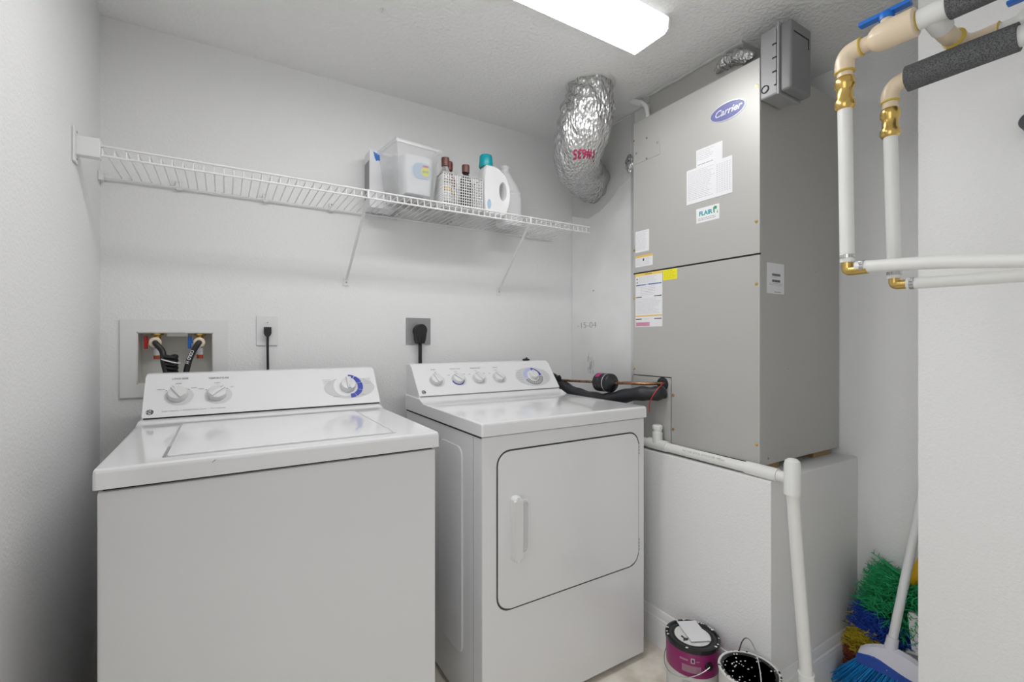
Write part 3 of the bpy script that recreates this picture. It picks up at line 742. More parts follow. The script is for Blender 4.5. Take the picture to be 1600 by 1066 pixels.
# ------------------------------------------------------------ air handler
AX = 1.455; AY0, AY1 = .85, 1.393; AZ0, AZ1 = .752, 2.060; SEAM = 1.432
ah = thing('air_handler', (1.71, 1.12, AZ0), 'tall grey metal air handler cabinet standing on the white plinth', 'air handler')
m = MB(); m.box(AX + .004, RX - .004, AY0, AY1, AZ0, AZ1, .002); obj('cabinet', m, 'ahu', ah)
AF = Frame((AX + .004, 0, 0), (0, -1, 0), (0, 0, 1))
U = lambda y: -y
def panel(name, y0, y1, z0_, z1_, m_='ahu', h=.004, par=ah, holes=None, bev=.0015):
    mm = MB(); mm.prism(rect_pts(-y1, z0_, -y0, z1_), AF, 0, h, bev); return obj(name, mm, m_, par)
up = panel('upper_panel', AY0 + .001, AY1 - .002, SEAM + .003, AZ1 - .001)
m = MB()
m.prism([(-(AY1 - .002), AZ0 + .008), (-1.200, AZ0 + .008), (-1.200, 1.010), (-(AY1 - .002), 1.010)], AF, 0, .003); acc = obj('refrigerant_panel', m, 'ahu', ah)
m = MB()
m.prism([(-(AY1 - .002), 1.014), (-1.196, 1.014), (-1.196, AZ0 + .008), (-(AY0 + .001), AZ0 + .008), (-(AY0 + .001), SEAM - .003), (-(AY1 - .002), SEAM - .003)], AF, 0, .004); lp = obj('lower_panel', m, 'ahu', ah)
m = MB(); m.rect(AF, -AY1, SEAM - .003, -AY0, SEAM + .003, 0, .0012); m.rect(AF, -AY1, 1.010, -1.196, 1.014, 0, .001); m.rect(AF, -1.200, AZ0 + .008, -1.196, 1.012, 0, .001)
m.rect(AF, -AY1, AZ0, -AY0, AZ0 + .007, 0, .001)
obj('panel_gap', m, 'gap', ah)
# knockout plate
m = MB(); m.prism(rect_pts(-1.389, 1.885, -1.250, 2.050), AF, .004, .0055, .0006); kp = obj('cover_plate', m, 'ahu', up)
def screw(par, y, z, m_='brass', r=.0042, h0=.004, name='screw'):
    mm = MB(); mm.lathe([(r * 1.3, 0), (r * 1.3, .0008), (r * .9, .001), (r * .8, .0032), (0, .0034)], AF.p(-y, z, h0), AF.n, 10); return obj(name, mm, m_, par)
for y, z in ((1.317, 1.972), (1.262, 1.935), (1.372, 1.929), (1.317, 1.889)): screw(kp, y, z, 'steel', .0035, .0055)
for y, z in ((.862, 1.972), (.862, 1.537), (1.386, 1.529), (1.386, 1.985)): screw(up, y, z)
for y, z in ((.862, 1.336), (.862, .820), (1.188, .816), (1.188, .946), (1.386, 1.329), (1.386, 1.038)): screw(lp, y, z)
# maker's oval emblem
m = MB(); m.prism(ell(-.963, 1.934, .066, .031), AF, .004, .006, .001); em = obj('emblem', m, 'silver', up)
m = MB(); m.prism(ell(-.963, 1.934, .063, .028), AF, .006, .0066); eb = obj('emblem_field', m, 'navy', em)
m = MB(); m.text('Carrier', AF.at(.0066), -.963, 1.934, .032, .0006, shear=.35, off=.0002, sx=1.02); obj('lettering', m, 'silver', em)
# printed stickers
def sticker(par, y1, y0, z0_, z1_, name='sticker', fr=AF, h=.004, m_='paper', flip=False):
    mm = MB()
    mm.prism(rect_pts(-y1, z0_, -y0, z1_), fr, h, h + .0005); return obj(name, mm, m_, par)
def lines(par, fr, u0, u1, z0_, z1_, n_, h, m_='inklight', th=.0011, ragged=.3, name='printed_lines'):
    mm = MB()
    for k in range(n_):
        z = z1_ - (z1_ - z0_) * (k + .5) / n_; u = u0
        end = u1 - (u1 - u0) * ragged * random.random()
        while u < end:
            w = random.uniform(.004, .014); w = min(w, end - u)
            if w > .001: mm.rect(fr, u, z - th / 2, u + w, z + th / 2, h, h + .0003)
            u += w + .0022
    return obj(name, mm, m_, par, kind=None)
s1 = sticker(up, 1.086, .982, 1.770, 1.841)
lines(s1, AF, -1.082, -1.014, 1.800, 1.836, 6, .0045); lines(s1, AF, -1.080, -.992, 1.782, 1.790, 1, .0045, 'inkgrey', .0022)
s2 = sticker(up, 1.127, .944, 1.653, 1.779)
s2.location.x -= .0006
lines(s2, AF, -1.120, -1.010, 1.665, 1.772, 17, .0052, 'inklight')
mm = MB()
for k in range(6):
    for j in range(15): mm.rect(AF, -1.004 + k * .0095, 1.668 + j * .0068, -1.004 + k * .0095 + .005, 1.6695 + j * .0068, .0052, .0055)
obj('printed_table', mm, 'inklight', s2)
s3 = sticker(up, 1.086, .994, 1.577, 1.629)
mm = MB(); mm.text('FLAIR', AF.at(.0045), -1.048, 1.608, .0215, .0004, off=.0007); obj('lettering', mm, 'tealp', s3)
mm = MB(); mm.prism([(-1.016, 1.600), (-1.012, 1.600), (-1.012, 1.614), (-1.004, 1.612), (-1.003, 1.622), (-1.011, 1.624), (-1.018, 1.619)], AF, .0045, .0049); mm.prism([(-1.003, 1.598), (-.999, 1.598), (-1.001, 1.611)], AF, .0045, .0049); obj('logo_mark', mm, 'greenp', s3)
lines(s3, AF, -1.078, -1.004, 1.583, 1.594, 2, .0045, 'inkgrey', .0018, .1)
s4 = sticker(up, 1.379, 1.307, 1.517, 1.604); lines(s4, AF, -1.374, -1.312, 1.524, 1.600, 13, .0045)
s5 = sticker(up, 1.379, 1.288, 1.457, 1.503); mm = MB(); mm.rect(AF, -1.379, 1.494, -1.288, 1.503, .0045, .0048); obj('warning_band', mm, 'orange', s5); lines(s5, AF, -1.374, -1.296, 1.461, 1.492, 6, .0045)
mm = MB(); mm.prism(ell(-1.336, 1.484, .0035, .006, 12), AF, .0045, .0049); obj('symbol', mm, 'ink', s5)
s6 = sticker(lp, 1.379, 1.240, 1.210, 1.429)
for za, zb_, mn in ((1.418, 1.429, 'yellow'), (1.252, 1.257, 'orange')):
    mm = MB(); mm.rect(AF, -1.379, za, -1.240, zb_, .0045, .0048); obj('warning_band', mm, mat('band_amber', (.85, .62, .15), .6) if mn == 'yellow' else mn, s6)
mm = MB(); mm.text('WARNING', AF.at(.0048), -1.3095, 1.4235, .008, .0003); obj('lettering', mm, 'ink', s6)
mm = MB(); mm.rect(AF, -1.376, 1.379, -1.325, 1.383, .0045, .0049); mm.rect(AF, -1.309, 1.379, -1.243, 1.383, .0045, .0049); mm.text('NOTICE', AF.at(.0045), -1.3135, 1.381, .007, .0003); obj('blue_rule', mm, mat('rule_blue', (.05, .14, .42), .6), s6)
mm = MB()
for za in (1.330, 1.240):
    mm.rect(AF, -1.376, za, -1.345, za + .0035, .0045, .0049); mm.rect(AF, -1.280, za, -1.243, za + .0035, .0045, .0049)
mm.prism([(-1.374, 1.390), (-1.366, 1.390), (-1.370, 1.398)], AF, .0045, .0049); mm.prism([(-1.374, 1.404), (-1.366, 1.404), (-1.370, 1.412)], AF, .0045, .0049)
obj('black_rule', mm, 'ink', s6)
mm = MB(); mm.rect(AF, -1.376, 1.213, -1.303, 1.229, .0045, .0048); obj('pink_band', mm, 'pinkp', s6)
lines(s6, AF, -1.360, -1.248, 1.388, 1.415, 5, .0045); lines(s6, AF, -1.352, -1.270, 1.337, 1.375, 6, .0045, ragged=.1); lines(s6, AF, -1.372, -1.246, 1.262, 1.326, 11, .0045); lines(s6, AF, -1.330, -1.300, 1.2405, 1.243, 1, .0045)
lines(s6, AF, -1.373, -1.308, 1.215, 1.227, 3, .0048, 'magmark')
s7 = sticker(lp, 1.237, 1.170, 1.388, 1.428, m_='yellow'); lines(s7, AF, -1.232, -1.176, 1.393, 1.425, 5, .0045, mat('yellow_ink', (.45, .40, .02), .6))
SF = Frame((0, AY0, 0), (1, 0, 0), (0, 0, 1))
mm = MB(); mm.prism(rrect(1.492, 1.308, 1.594, 1.408, .003, 2), SF, .0002, .0008); s8 = obj('sticker', mm, 'paper', ah)
mm = MB()
for z in (1.366, 1.346):
    u = 1.522
    while u < 1.570:
        w = random.choice((.0008, .0015, .0022)); mm.rect(SF, u, z, u + w, z + .008, .0008, .0011); u += w + .001
obj('bar_code', mm, 'ink', s8)
lines(s8, SF, 1.505, 1.585, 1.334, 1.344, 2, .0008, 'inkgrey'); lines(s8, SF, 1.520, 1.565, 1.3605, 1.364, 1, .0008, 'inkgrey'); lines(s8, SF, 1.535, 1.582, 1.311, 1.316, 1, .0008, 'inkgrey', .0025)
# hole grommet where the refrigerant lines enter
mm = MB(); mm.lathe([(.026, 0), (.026, .004), (.018, .006), (0, .006)], AF.p(-1.238, .985, .003), AF.n, 24); obj('grommet', mm, 'blackrub', acc)
# shims under the cabinet
for (x0, x1, y0, y1, mm_) in ((1.47, 1.60, .87, .93, 'wood'), (1.83, 1.95, .87, .93, 'wood'), (1.48, 1.56, 1.28, 1.36, 'wood'), (1.83, 1.95, 1.28, 1.36, 'wood')):
    mm = MB(); mm.box(x0, x1, y0, y1, .7262, AZ0 - .0002); obj('shim', mm, mm_, ah, 'raw wooden shim')
mm = MB()
for x in (1.50, 1.93): mm.lathe([(.004, 0), (.0035, .002), (0, .003)], (x, AY0, AZ0 + .02), (0, -1, 0), 8)
for x, z in ((1.62, 1.06), (1.80, 1.40), (1.86, 1.95)): mm.lathe([(.0025, 0), (.002, .0008), (0, .001)], (x, AY0, z), (0, -1, 0), 8)
obj('side_screws', mm, 'steel', ah)

# ------------------------------------------------------------ foil faced duct board beside the air handler
db = thing('duct_board_plenum', (1.77, 1.67, .728), 'silver foil-faced duct board panel between back wall and air handler', 'duct board')
m = MB(); m.box(1.58, RX - .003, AY1 + .003, BK - .002, .728, CE - .002); obj('board', m, 'foil', db)
BF2 = Frame((1.58, 0, 0), (0, -1, 0), (0, 0, 1))
m = MB(); m.rect(BF2, -1.525, .73, -1.502, CE - .004, 0, .0012); obj('edge_tape', m, 'foiltape', db, 'shiny foil tape strip')
m = MB(); m.prism([(-1.945, 1.815), (-1.90, 1.800), (-1.82, 1.775), (-1.74, 1.790), (-1.66, 1.825), (-1.62, 1.855), (-1.60, 1.875), (-1.53, 1.90), (-1.53, 2.18), (-1.945, 2.18)], BF2, 0, .002); obj('mastic_coat', m, 'mastic', db, 'grey smeared sealant')
m = MB(); m.tube([(1.578, 1.53, 1.92 + .012 * k) for k in range(8)], [.006, .012, .018, .020, .018, .02, .014, .006], 10, rfun=crump); obj('foil_scrap', m, 'crinkle', db)
m = MB(); m.text('-15-04', BF2.at(0), -1.83, 1.232, .042, .0006, sx=1.35, off=-.0008); obj('stamped_numbers', m, 'inkgrey', db)
m = MB(); m.lathe([(.003, 0), (.003, .001), (0, .001)], (1.58, 1.78, 1.405), (-1, 0, 0), 8); obj('pin', m, 'ink', db)
# soot smudges with shapes of their own
m = MB()
for k in range(26):
    y = random.gauss(1.80, .012); z = random.uniform(.985, 1.06); m.rect(BF2, -y, z, -y + .0012, z + random.uniform(.01, .035), 0, .0004)
obj('scuff', m, 'inkgrey', db)

# ------------------------------------------------------------ foil wrapped flexible duct
fd = thing('flexible_duct', (1.25, 1.45, CE), 'crinkled foil-wrapped flexible duct dropping from the ceiling and bending to the wall', 'duct')
path = spline([(1.262, 1.44, CE - .001), (1.258, 1.445, 2.12), (1.250, 1.460, 2.04), (1.250, 1.490, 1.965), (1.285, 1.55, 1.92), (1.37, 1.63, 1.92), (1.48, 1.71, 1.935), (1.577, 1.775, 1.935)], 9)
random.seed(3)
ph = [(random.randint(2, 11), random.uniform(0, 6.28), random.uniform(.25, 1.3), random.uniform(.006, .02)) for _ in range(14)]
def wr(i, a): return 1 + sum(A_ * math.sin(n_ * a + p_ + w_ * i) for n_, p_, w_, A_ in ph)
rr = []
for i in range(len(path)):
    s = i / (len(path) - 1); rr.append(.088 + .014 * math.sin(min(1, s * 1.6) * PI) ** 2 + .006 * min(1, s * 4))
m = MB(); m.tube(path, rr, 64, rfun=wr)
from mathutils.bvhtree import BVHTree
bv = BVHTree.FromBMesh(m.bm)
obj('jacket', m, 'crinkle', fd)
m = MB(); m.lathe([(.088, 0), (.101, 0), (.099, -.004), (.094, -.008), (.088, -.009)], (1.262, 1.44, CE - .0005), (0, 0, 1), 40); obj('collar', m, 'mastic', fd)
m = MB(); m.text('1#635', Frame((1.045, 1.20, 1.895), (.79, -.61, 0), (0, 0, 1)).at(0), 0, 0, .040, .001, rot=PI, off=.0010, sx=.9)
bmesh.ops.subdivide_edges(m.bm, edges=m.bm.edges[:], cuts=2)
dirn = Vector((.61, .79, 0)).normalized()
for w in m.bm.verts:
    hit, nn, ix, dd_ = bv.ray_cast(w.co - dirn * .15, dirn)
    if hit: w.co = hit - dirn * .0016
obj('marker_writing', m, 'magmark', fd)

# conduit stub at the ceiling
cs = thing('conduit_stub', (1.50, 1.40, 2.07), 'short white conduit elbow at the ceiling over the air handler corner', 'conduit')
m = MB(); m.tube(spline([(1.5, 1.445, 2.188), (1.5, 1.41, 2.168), (1.5, 1.380, 2.150), (1.5, 1.360, 2.12), (1.5, 1.352, 2.061)], 6), .0095, 12); obj('pipe', m, 'pvc', cs)
m = MB(); m.tube([(1.5, 1.44, 2.185), (1.5, 1.388, 2.155)], .013, 14); obj('coupling', m, 'pvc', cs)

# ------------------------------------------------------------ refrigerant line set and filter drier
ln = thing('insulated_suction_line', (1.40, 1.5, .93), 'black foam-covered refrigerant line drooping behind the dryer', 'pipe')
pth = spline([(1.36, 1.93, .985), (1.36, 1.84, .972), (1.365, 1.76, .940), (1.365, 1.66, .915), (1.365, 1.55, .905), (1.365, 1.46, .906), (1.37, 1.38, .926), (1.385, 1.30, .945), (1.42, 1.25, .948), (1.455, 1.235, .955)], 7)
m = MB(); m.tube(pth, [.027 + .002 * math.sin(i * .9) for i in range(len(pth))], 20); obj('foam_sleeve', m, 'blackfoam', ln)
m = MB()
for y0 in (1.80, 1.77):
    m.prism([(0, 0), (.022, .016), (.034, .006), (.03, -.012), (.01, -.014)], Frame((1.35, y0 + .01, .975), (0, -1, 0), (0, 0, 1)), -.002, .004)
obj('loose_tape', m, 'blackrub', ln)
fdn = thing('filter_drier', (1.365, 1.46, .94), 'black cylindrical filter with pink label on the copper line', 'filter')
m = MB(); ax = Vector((0, -1, .02)).normalized(); c0 = Vector((1.365, 1.505, .977))
m.lathe([(.010, -.012), (.022, -.004), (.036, 0), (.0385, .003), (.0385, .028), (.037, .030), (.037, .034), (.0385, .036), (.0385, .078), (.036, .082), (.034, .084), (.018, .092), (.010, .10)], c0, ax, 36); obj('shell', m, 'blackrub', fdn)
m = MB()
a0_, a1_ = math.radians(95), math.radians(140)
def drp(a, h): return c0 + ax * h + Vector((math.cos(a), 0, math.sin(a))) * .0392
t2 = bmesh.new(); vs = []
for k in range(9):
    a = a0_ + (a1_ - a0_) * k / 8; vs.append((t2.verts.new(drp(a, .010)), t2.verts.new(drp(a, .034))))
for q, w in zip(vs, vs[1:]): t2.faces.new((q[0], q[1], w[1], w[0]))
g = bmesh.ops.solidify(t2, geom=t2.faces[:], thickness=.0004)
m.merge(t2); obj('label', m, 'hotpink', fdn, 'hot pink label')
m = MB(); m.lathe([(.0388, 0), (.0392, .001), (.0392, .003), (.0388, .004)], c0 + ax * .058, ax, 36); obj('band', m, 'inklight', fdn)
m = MB(); m.tube(spline([(1.365, 1.93, .962), (1.365, 1.70, .968), (1.365, 1.515, .976)], 6), .0055, 10); obj('copper_line', m, 'copper', fdn)
m = MB(); m.tube(spline([(1.365, 1.41, .979), (1.370, 1.34, .985), (1.40, 1.28, .985), (1.452, 1.238, .988)], 8), .006, 10); obj('copper_line', m, 'copper', fdn)
m = MB(); m.tube(spline([(1.443, 1.222, .992), (1.405, 1.215, .975), (1.385, 1.225, .945), (1.383, 1.240, .915), (1.388, 1.245, .880)], 6), .0018, 6)
obj('signal_wire', m, 'redwire', None, 'thin red wire hanging from the air handler line hole', 'wire')

# ------------------------------------------------------------ PVC condensate drain
dn = thing('condensate_drain', (1.38, .71, 0), 'white PVC drain pipe along the plinth edge and down its corner', 'pipe')
R1 = .0167
m = MB(); m.tube([(1.431, 1.40, .752), (1.431, .775, .745), (1.428, .745, .744), (1.400, .722, .744), (1.378, .712, .744)], R1, 20); obj('horizontal_pipe', m, 'pvc', dn)
m = MB(); m.tube([(1.431, 1.285, .752), (1.431, 1.195, .751)], .0205, 20); m.tube([(1.431, 1.243, .752), (1.431, 1.243, .800)], .0195, 20); obj('tee_fitting', m, 'pvc', dn)
m = MB(); m.tube([(1.431, 1.243, .79), (1.431, 1.243, .818)], R1, 20); m.lathe([(.0195, 0), (.0195, .012), (.015, .016), (0, .017)], (1.431, 1.243, .812), (0, 0, 1), 20); obj('vent_cap', m, 'pvc', dn)
m = MB(); m.tube([(1.431, .88, .7465), (1.431, .78, .745)], .0205, 20); obj('coupling', m, 'pvc', dn)
m = MB(); m.lathe([(.0215, 0), (.0215, .085), (.019, .095), (.012, .101), (0, .103)], (1.372, .708, .718), (0, 0, 1), 24); obj('corner_tee', m, 'pvc', dn)
m = MB(); m.tube([(1.372, .708, .73), (1.392, .702, .50), (1.415, .692, .20), (1.43, .69, .004)], R1, 20); obj('vertical_pipe', m, 'pvc', dn)
m = MB(); m.tube([(1.4145, .692, .205), (1.418, .691, .15)], .021, 20); obj('coupling', m, 'pvc', dn)
m = MB(); m.text('PVC 1120  SCH 40  ASTM D1785  NSF-pw', Frame((1.4145, 0, .7545), (0, -1, 0), (.55, 0, 1)).at(.002), -1.03, .0015, .0095, .0004); obj('lettering', m, 'inklight', dn)

# ------------------------------------------------------------ grey disconnect box on the air handler corner
bx = thing('disconnect_box', (1.51, .80, 1.92), 'dark grey hinged electrical box at the top corner of the air handler', 'electrical box')
m = MB(); m.box(1.452, 1.568, .793, .849, 1.918, 2.128, .006, 3); obj('back_box', m, 'boxgrey', bx)
m = MB(); m.box(1.446, 1.574, .786, .793, 1.912, 2.134, .002); obj('flange', m, 'boxgrey', bx)
m = MB(); m.box(1.452, 1.570, .752, .787, 1.918, 2.128, .008, 3); cv = obj('cover', m, 'boxface', bx)
m = MB(); m.box(1.465, 1.552, .7505, .752, 2.090, 2.093); m.box(1.549, 1.552, .7505, .752, 2.06, 2.093); obj('cover_groove', m, 'gap', cv)
HF = Frame((1.452, 0, 0), (0, -1, 0), (0, 0, 1))
m = MB(); m.tube([(1.449, .798, 1.945), (1.449, .798, 2.115)], .0035, 10); m.box(1.4455, 1.4525, .7945, .8035, 1.945, 2.115, .001); obj('hinge', m, 'boxgrey', bx)
m = MB()
for z in (1.985, 2.028, 2.070): m.box(1.4442, 1.4525, .7935, .8055, z - .002, z + .002)
obj('hinge_gaps', m, 'gap', bx)
m = MB(); m.prism(ell(-.832, 1.946, .0125, .0125, 28), HF, .0002, .0016, hole=ell(-.832, 1.946, .0095, .0095, 28)); obj('knockout_ring', m, 'gap', bx)
m = MB(); m.prism(ell(-.832, 1.946, .0075, .0075, 28), HF, .0002, .0014); obj('knockout', m, 'boxgrey', bx)

# ------------------------------------------------------------ water pipes on the right
def ring(mb, c, ax_, r, w): mb.lathe([(r, -w / 2), (r * 1.06, -w / 4), (r * 1.06, w / 4), (r, w / 2)], c, ax_, 24)
def coupling_brass(par, x, y, z, r, k=1.2):
    m = MB(); m.lathe([(a, b * k) for a, b in [(r, 0), (r * 1.25, .002), (r * 1.38, .006), (r * 1.38, .014), (r * 1.15, .018), (r * 1.12, .034), (r * 1.15, .036), (r * 1.38, .040), (r * 1.38, .050), (r * 1.2, .055), (r, .057)]], (x, y, z), (0, 0, 1), 28); return obj('brass_coupling', m, 'brass', par)
def clamp(par, c, ax_, r):
    m = MB(); m.lathe([(r, -.0045), (r * 1.07, -.004), (r * 1.07, .004), (r, .0045)], c, ax_, 24); 
    o = Vector(c) + Vector((-r * 1.1, .004, 0)) if abs(Vector(ax_).z) > .5 else Vector(c) + Vector((-r * .9, 0, r * .55))
    m.box(o.x - .004, o.x + .002, o.y - .004, o.y + .004, o.z - .004, o.z + .004, .001); return obj('crimp_clamp', m, 'steel', par)
x1, y1 = 1.244, .523; r1 = .0148
wp = thing('water_supply_pipe', (x1, y1, 1.32), 'left white water pipe with ball valve, dropping and turning right', 'pipe')
m = MB(); m.tube([(x1 + .003, y1 - .004, 1.338), (x1, y1, 1.715)], r1, 20); obj('vertical_pipe', m, 'pvc', wp)
m = MB(); m.tube(spline([(x1 + .004, y1 - .022, 1.325), (x1 + .004, .35, 1.315), (x1, .20, 1.298), (x1, .02, 1.290)], 6), r1 * .93, 20); obj('horizontal_pipe', m, 'pvc', wp)
m = MB(); m.tube(spline([(x1 + .003, y1 - .004, 1.350), (x1 + .003, y1 - .004, 1.326), (x1 + .003, y1 - .006, 1.3205), (x1 + .003, y1 - .014, 1.3185), (x1 + .003, y1 - .045, 1.3185)], 5), .0115, 16); obj('brass_elbow', m, 'brass', wp)
clamp(wp, (x1 + .003, y1 - .004, 1.352), (0, 0, 1), r1); clamp(wp, (x1 + .004, y1 - .036, 1.324), (0, 1, 0), r1 * .93)
coupling_brass(wp, x1, y1, 1.697, .0150, 1.36)
ZP = 1.829
m = MB(); m.tube([(x1, y1, 1.765), (x1, y1, 1.80)], .0160, 20); m.tube(spline([(x1, y1, 1.786), (x1, y1, 1.806), (x1, y1 - .004, 1.819), (x1, y1 - .014, ZP - .002), (x1, y1 - .034, ZP)], 7), .0200, 22); obj('elbow', m, 'cpvc', wp)
for c, a, r in (((x1, y1, 1.786), (0, 0, 1), .0198), ((x1, y1 - .034, ZP), (0, 1, 0), .0198), ((x1, y1 - .135, ZP), (0, 1, 0), .0185)):
    m = MB(); ring(m, c, a, r, .004); obj('glue_ring', m, 'glue', wp)
m = MB()
m.lathe([(.0165, 0), (.0165, .018), (.019, .020), (.026, .028), (.0290, .036), (.0295, .060), (.0295, .100), (.027, .102), (.020, .103)], (x1, y1 - .032, ZP), (0, -1, 0), 32)
m.lathe([(.012, 0), (.012, .014), (.010, .022)], (x1, y1 - .082, ZP + .024), (0, 0, 1), 18)
vv = obj('ball_valve', m, 'cpvc', wp)
m = MB(); m.lathe([(.014, 0), (.015, .010), (.012, .016), (0, .017)], (x1, y1 - .082, ZP + .034), (0, 0, 1), 18)
m.box(x1 - .010, x1 + .010, y1 - .125, y1 - .030, ZP + .043, ZP + .052, .002)
obj('handle', m, 'bluep', vv, 'blue lever handle')
m = MB(); m.tube([(x1, y1 - .12, ZP), (x1, y1 - .30, ZP)], .0165, 20); obj('upper_pipe', m, 'pvc', wp)
m = MB(); m.tube([(x1, y1 - .138, ZP), (x1, y1 - .183, ZP)], .0205, 20); m.tube([(x1, y1 - .158, ZP), (x1 + .055, y1 - .160, ZP - .010)], .020, 20); obj('tee_fitting', m, 'pvc', wp)
m = MB(); m.tube(spline([(x1 + .045, y1 - .158, ZP - .009), (x1 + .085, y1 - .163, ZP - .019), (x1 + .118, y1 - .172, ZP - .026)], 6), .0170, 20)
m.tube(spline([(x1 + .095, y1 - .168, ZP - .024), (x1 + .130, y1 - .174, ZP - .026), (x1 + .148, y1 - .192, ZP - .024), (x1 + .153, y1 - .226, ZP - .020)], 6), .0200, 20)
obj('bypass_elbow', m, 'cpvc', wp)
for c, a in (((x1 + .095, y1 - .168, ZP - .023), (.95, -.12, -.15)), ((x1 + .153, y1 - .226, ZP - .020), (0, 1, 0))):
    m = MB(); ring(m, c, a, .0198, .003); obj('glue_ring', m, 'glue', wp)
m = MB(); m.tube([(x1 + .153, y1 - .222, ZP - .020), (x1 + .153, y1 - .50, ZP - .020)], .0165, 18); m.lathe([(.018, 0), (.026, .008), (.0285, .016), (.0285, .060), (.018, .064)], (x1 + .153, y1 - .252, ZP - .020), (0, -1, 0), 28); v2 = obj('bypass_valve', m, 'pvc', wp)
m = MB(); m.box(x1 + .144, x1 + .162, y1 - .35, y1 - .236, ZP + .026, ZP + .034, .002); m.lathe([(.012, 0), (.012, .02)], (x1 + .153, y1 - .285, ZP + .007), (0, 0, 1), 14); obj('handle', m, 'bluep', v2, 'blue lever handle')
m = MB(); m.tube([(x1, y1 - .186, ZP + .002), (x1, y1 - .30, ZP + .002), (x1, .02, ZP + .002)], .029, 24, rfun=lambda i, a: 1 + .03 * math.sin(5 * a + i)); obj('foam_sleeve', m, 'foam', wp, 'grey foam insulation')

x2, y2 = 1.33, .465; r2 = .0138
w2 = thing('water_supply_pipe', (x2, y2, 1.28), 'right white water pipe with a grey foam-covered upper run', 'pipe')
m = MB(); m.tube([(x2 + .006, y2 - .006, 1.300), (x2, y2, 1.655)], r2, 20); obj('vertical_pipe', m, 'pvc', w2)
m = MB(); m.tube(spline([(x2 + .006, y2 - .030, 1.285), (x2 + .006, .32, 1.283), (x2, .20, 1.282), (x2, .02, 1.284)], 6), r2 * .93, 20); obj('horizontal_pipe', m, 'pvc', w2)
m = MB(); m.tube(spline([(x2 + .006, y2 - .006, 1.312), (x2 + .006, y2 - .006, 1.290), (x2 + .006, y2 - .010, 1.2855), (x2 + .006, y2 - .018, 1.2845), (x2 + .006, y2 - .045, 1.2845)], 5), .0108, 16); obj('brass_elbow', m, 'brass', w2)
clamp(w2, (x2 + .006, y2 - .006, 1.312), (0, 0, 1), r2); clamp(w2, (x2 + .006, y2 - .040, 1.285), (0, 1, 0), r2 * .93)
coupling_brass(w2, x2, y2, 1.631, .0140)
m = MB(); m.tube([(x2, y2, 1.69), (x2, y2, 1.722)], .0150, 20); m.tube(spline([(x2, y2, 1.714), (x2, y2, 1.730), (x2, y2 - .006, 1.744), (x2, y2 - .020, 1.752), (x2, y2 - .06, 1.753)], 7), .0175, 22); obj('elbow', m, 'cpvc', w2)
m = MB(); ring(m, (x2, y2, 1.714), (0, 0, 1), .0174, .004); obj('glue_ring', m, 'glue', w2)
m = MB(); m.tube([(x2, y2 - .032, 1.753), (x2, y2 - .12, 1.753), (x2, y2 - .209, 1.752)], .0275, 24, rfun=lambda i, a: 1 + .03 * math.sin(4 * a + i)); obj('foam_sleeve', m, 'foam', w2, 'grey foam insulation')
m = MB(); m.tube([(x2, y2 - .20, 1.752), (x2, .02, 1.752)], .0205, 20); obj('upper_pipe', m, 'pvc', w2)
# dark round knob at the partition
m = MB(); m.lathe([(.010, 0), (.018, .004), (.020, .008), (.020, .075), (.017, .08), (0, .081)], (1.60, .276, 1.645), (-1, 0, 0), 28)
obj('wall_plug', m, mat('dark_slate_plastic', (.06, .06, .075), .4), None, 'dark round plastic peg sticking out of the near partition wall', 'peg')

# ------------------------------------------------------------ paint cans
def can(x, y, lab, rot, band, lidm):
    t = thing('paint_can', (x, y, 0), lab, 'paint can')
    R, H = .0815, .186
    m = MB(); m.lathe([(R, 0), (R + .001, .002), (R + .001, .005), (R, .007), (R, H - .008), (R + .002, H - .006), (R + .002, H), (R - .004, H + .001), (R - .006, H - .004), (R - .006, H - .010), (0, H - .010)], (x, y, 0), (0, 0, 1), 48); b = obj('can_body', m, 'canlab', t)
    return t, R, H
c1, R, H = can(1.309, .992, 'magenta-labelled paint can with black lid and white card on top', 0, 1, 1)
m = MB(); m.lathe([(R + .0003, H - .085), (R + .0008, H - .084), (R + .0008, H - .012), (R + .0003, H - .011)], (1.309, .992, 0), (0, 0, 1), 48)
lb = obj('label_band', m, 'canmag', c1, 'magenta label band')
m = MB(); m.lathe([(R + .003, H - .010), (R + .004, H - .006), (R + .003, H + .003), (R - .004, H + .005), (R - .008, H), (R - .018, H), (R - .020, H + .002), (R - .022, H), (0, H)], (1.309, .992, 0), (0, 0, 1), 48)
obj('lid', m, 'canblack', c1)
LF = Frame((1.309, .992, H), (1, 0, 0), (0, 1, 0))
m = MB(); m.prism(ell(0, 0, .056, .056), LF, .0001, .0012)
obj('paint_smear', m, 'whitepaint', c1)
def curved(par, cxy, R_, a0d, a1d, z0_, z1_, m_, name, h=.0005):
    m = MB(); t2 = bmesh.new(); vs = []
    for k in range(7):
        a = math.radians(a0d + (a1d - a0d) * k / 6); d = Vector((math.cos(a), math.sin(a), 0)) * (R_ + h)
        vs.append((t2.verts.new((cxy[0] + d.x, cxy[1] + d.y, z0_)), t2.verts.new((cxy[0] + d.x, cxy[1] + d.y, z1_))))
    for q, w in zip(vs, vs[1:]): t2.faces.new((q[0], w[0], w[1], q[1]))
    bmesh.ops.solidify(t2, geom=t2.faces[:], thickness=.0003); m.merge(t2); return obj(name, m, m_, par)
curved(lb, (1.309, .992), R, 195, 235, H - .070, H - .048, 'pinkp', 'text_block', .0012)
curved(lb, (1.309, .992), R, 214, 222, H - .040, H - .024, 'paper', 'square_mark', .0012)
curved(lb, (1.309, .992), R, 216, 220, H - .037, H - .027, 'canmag', 'square_mark_center', .0016)
curved(lb, (1.309, .992), R, 190, 208, H - .036, H - .030, 'pinkp', 'text_line', .0012)
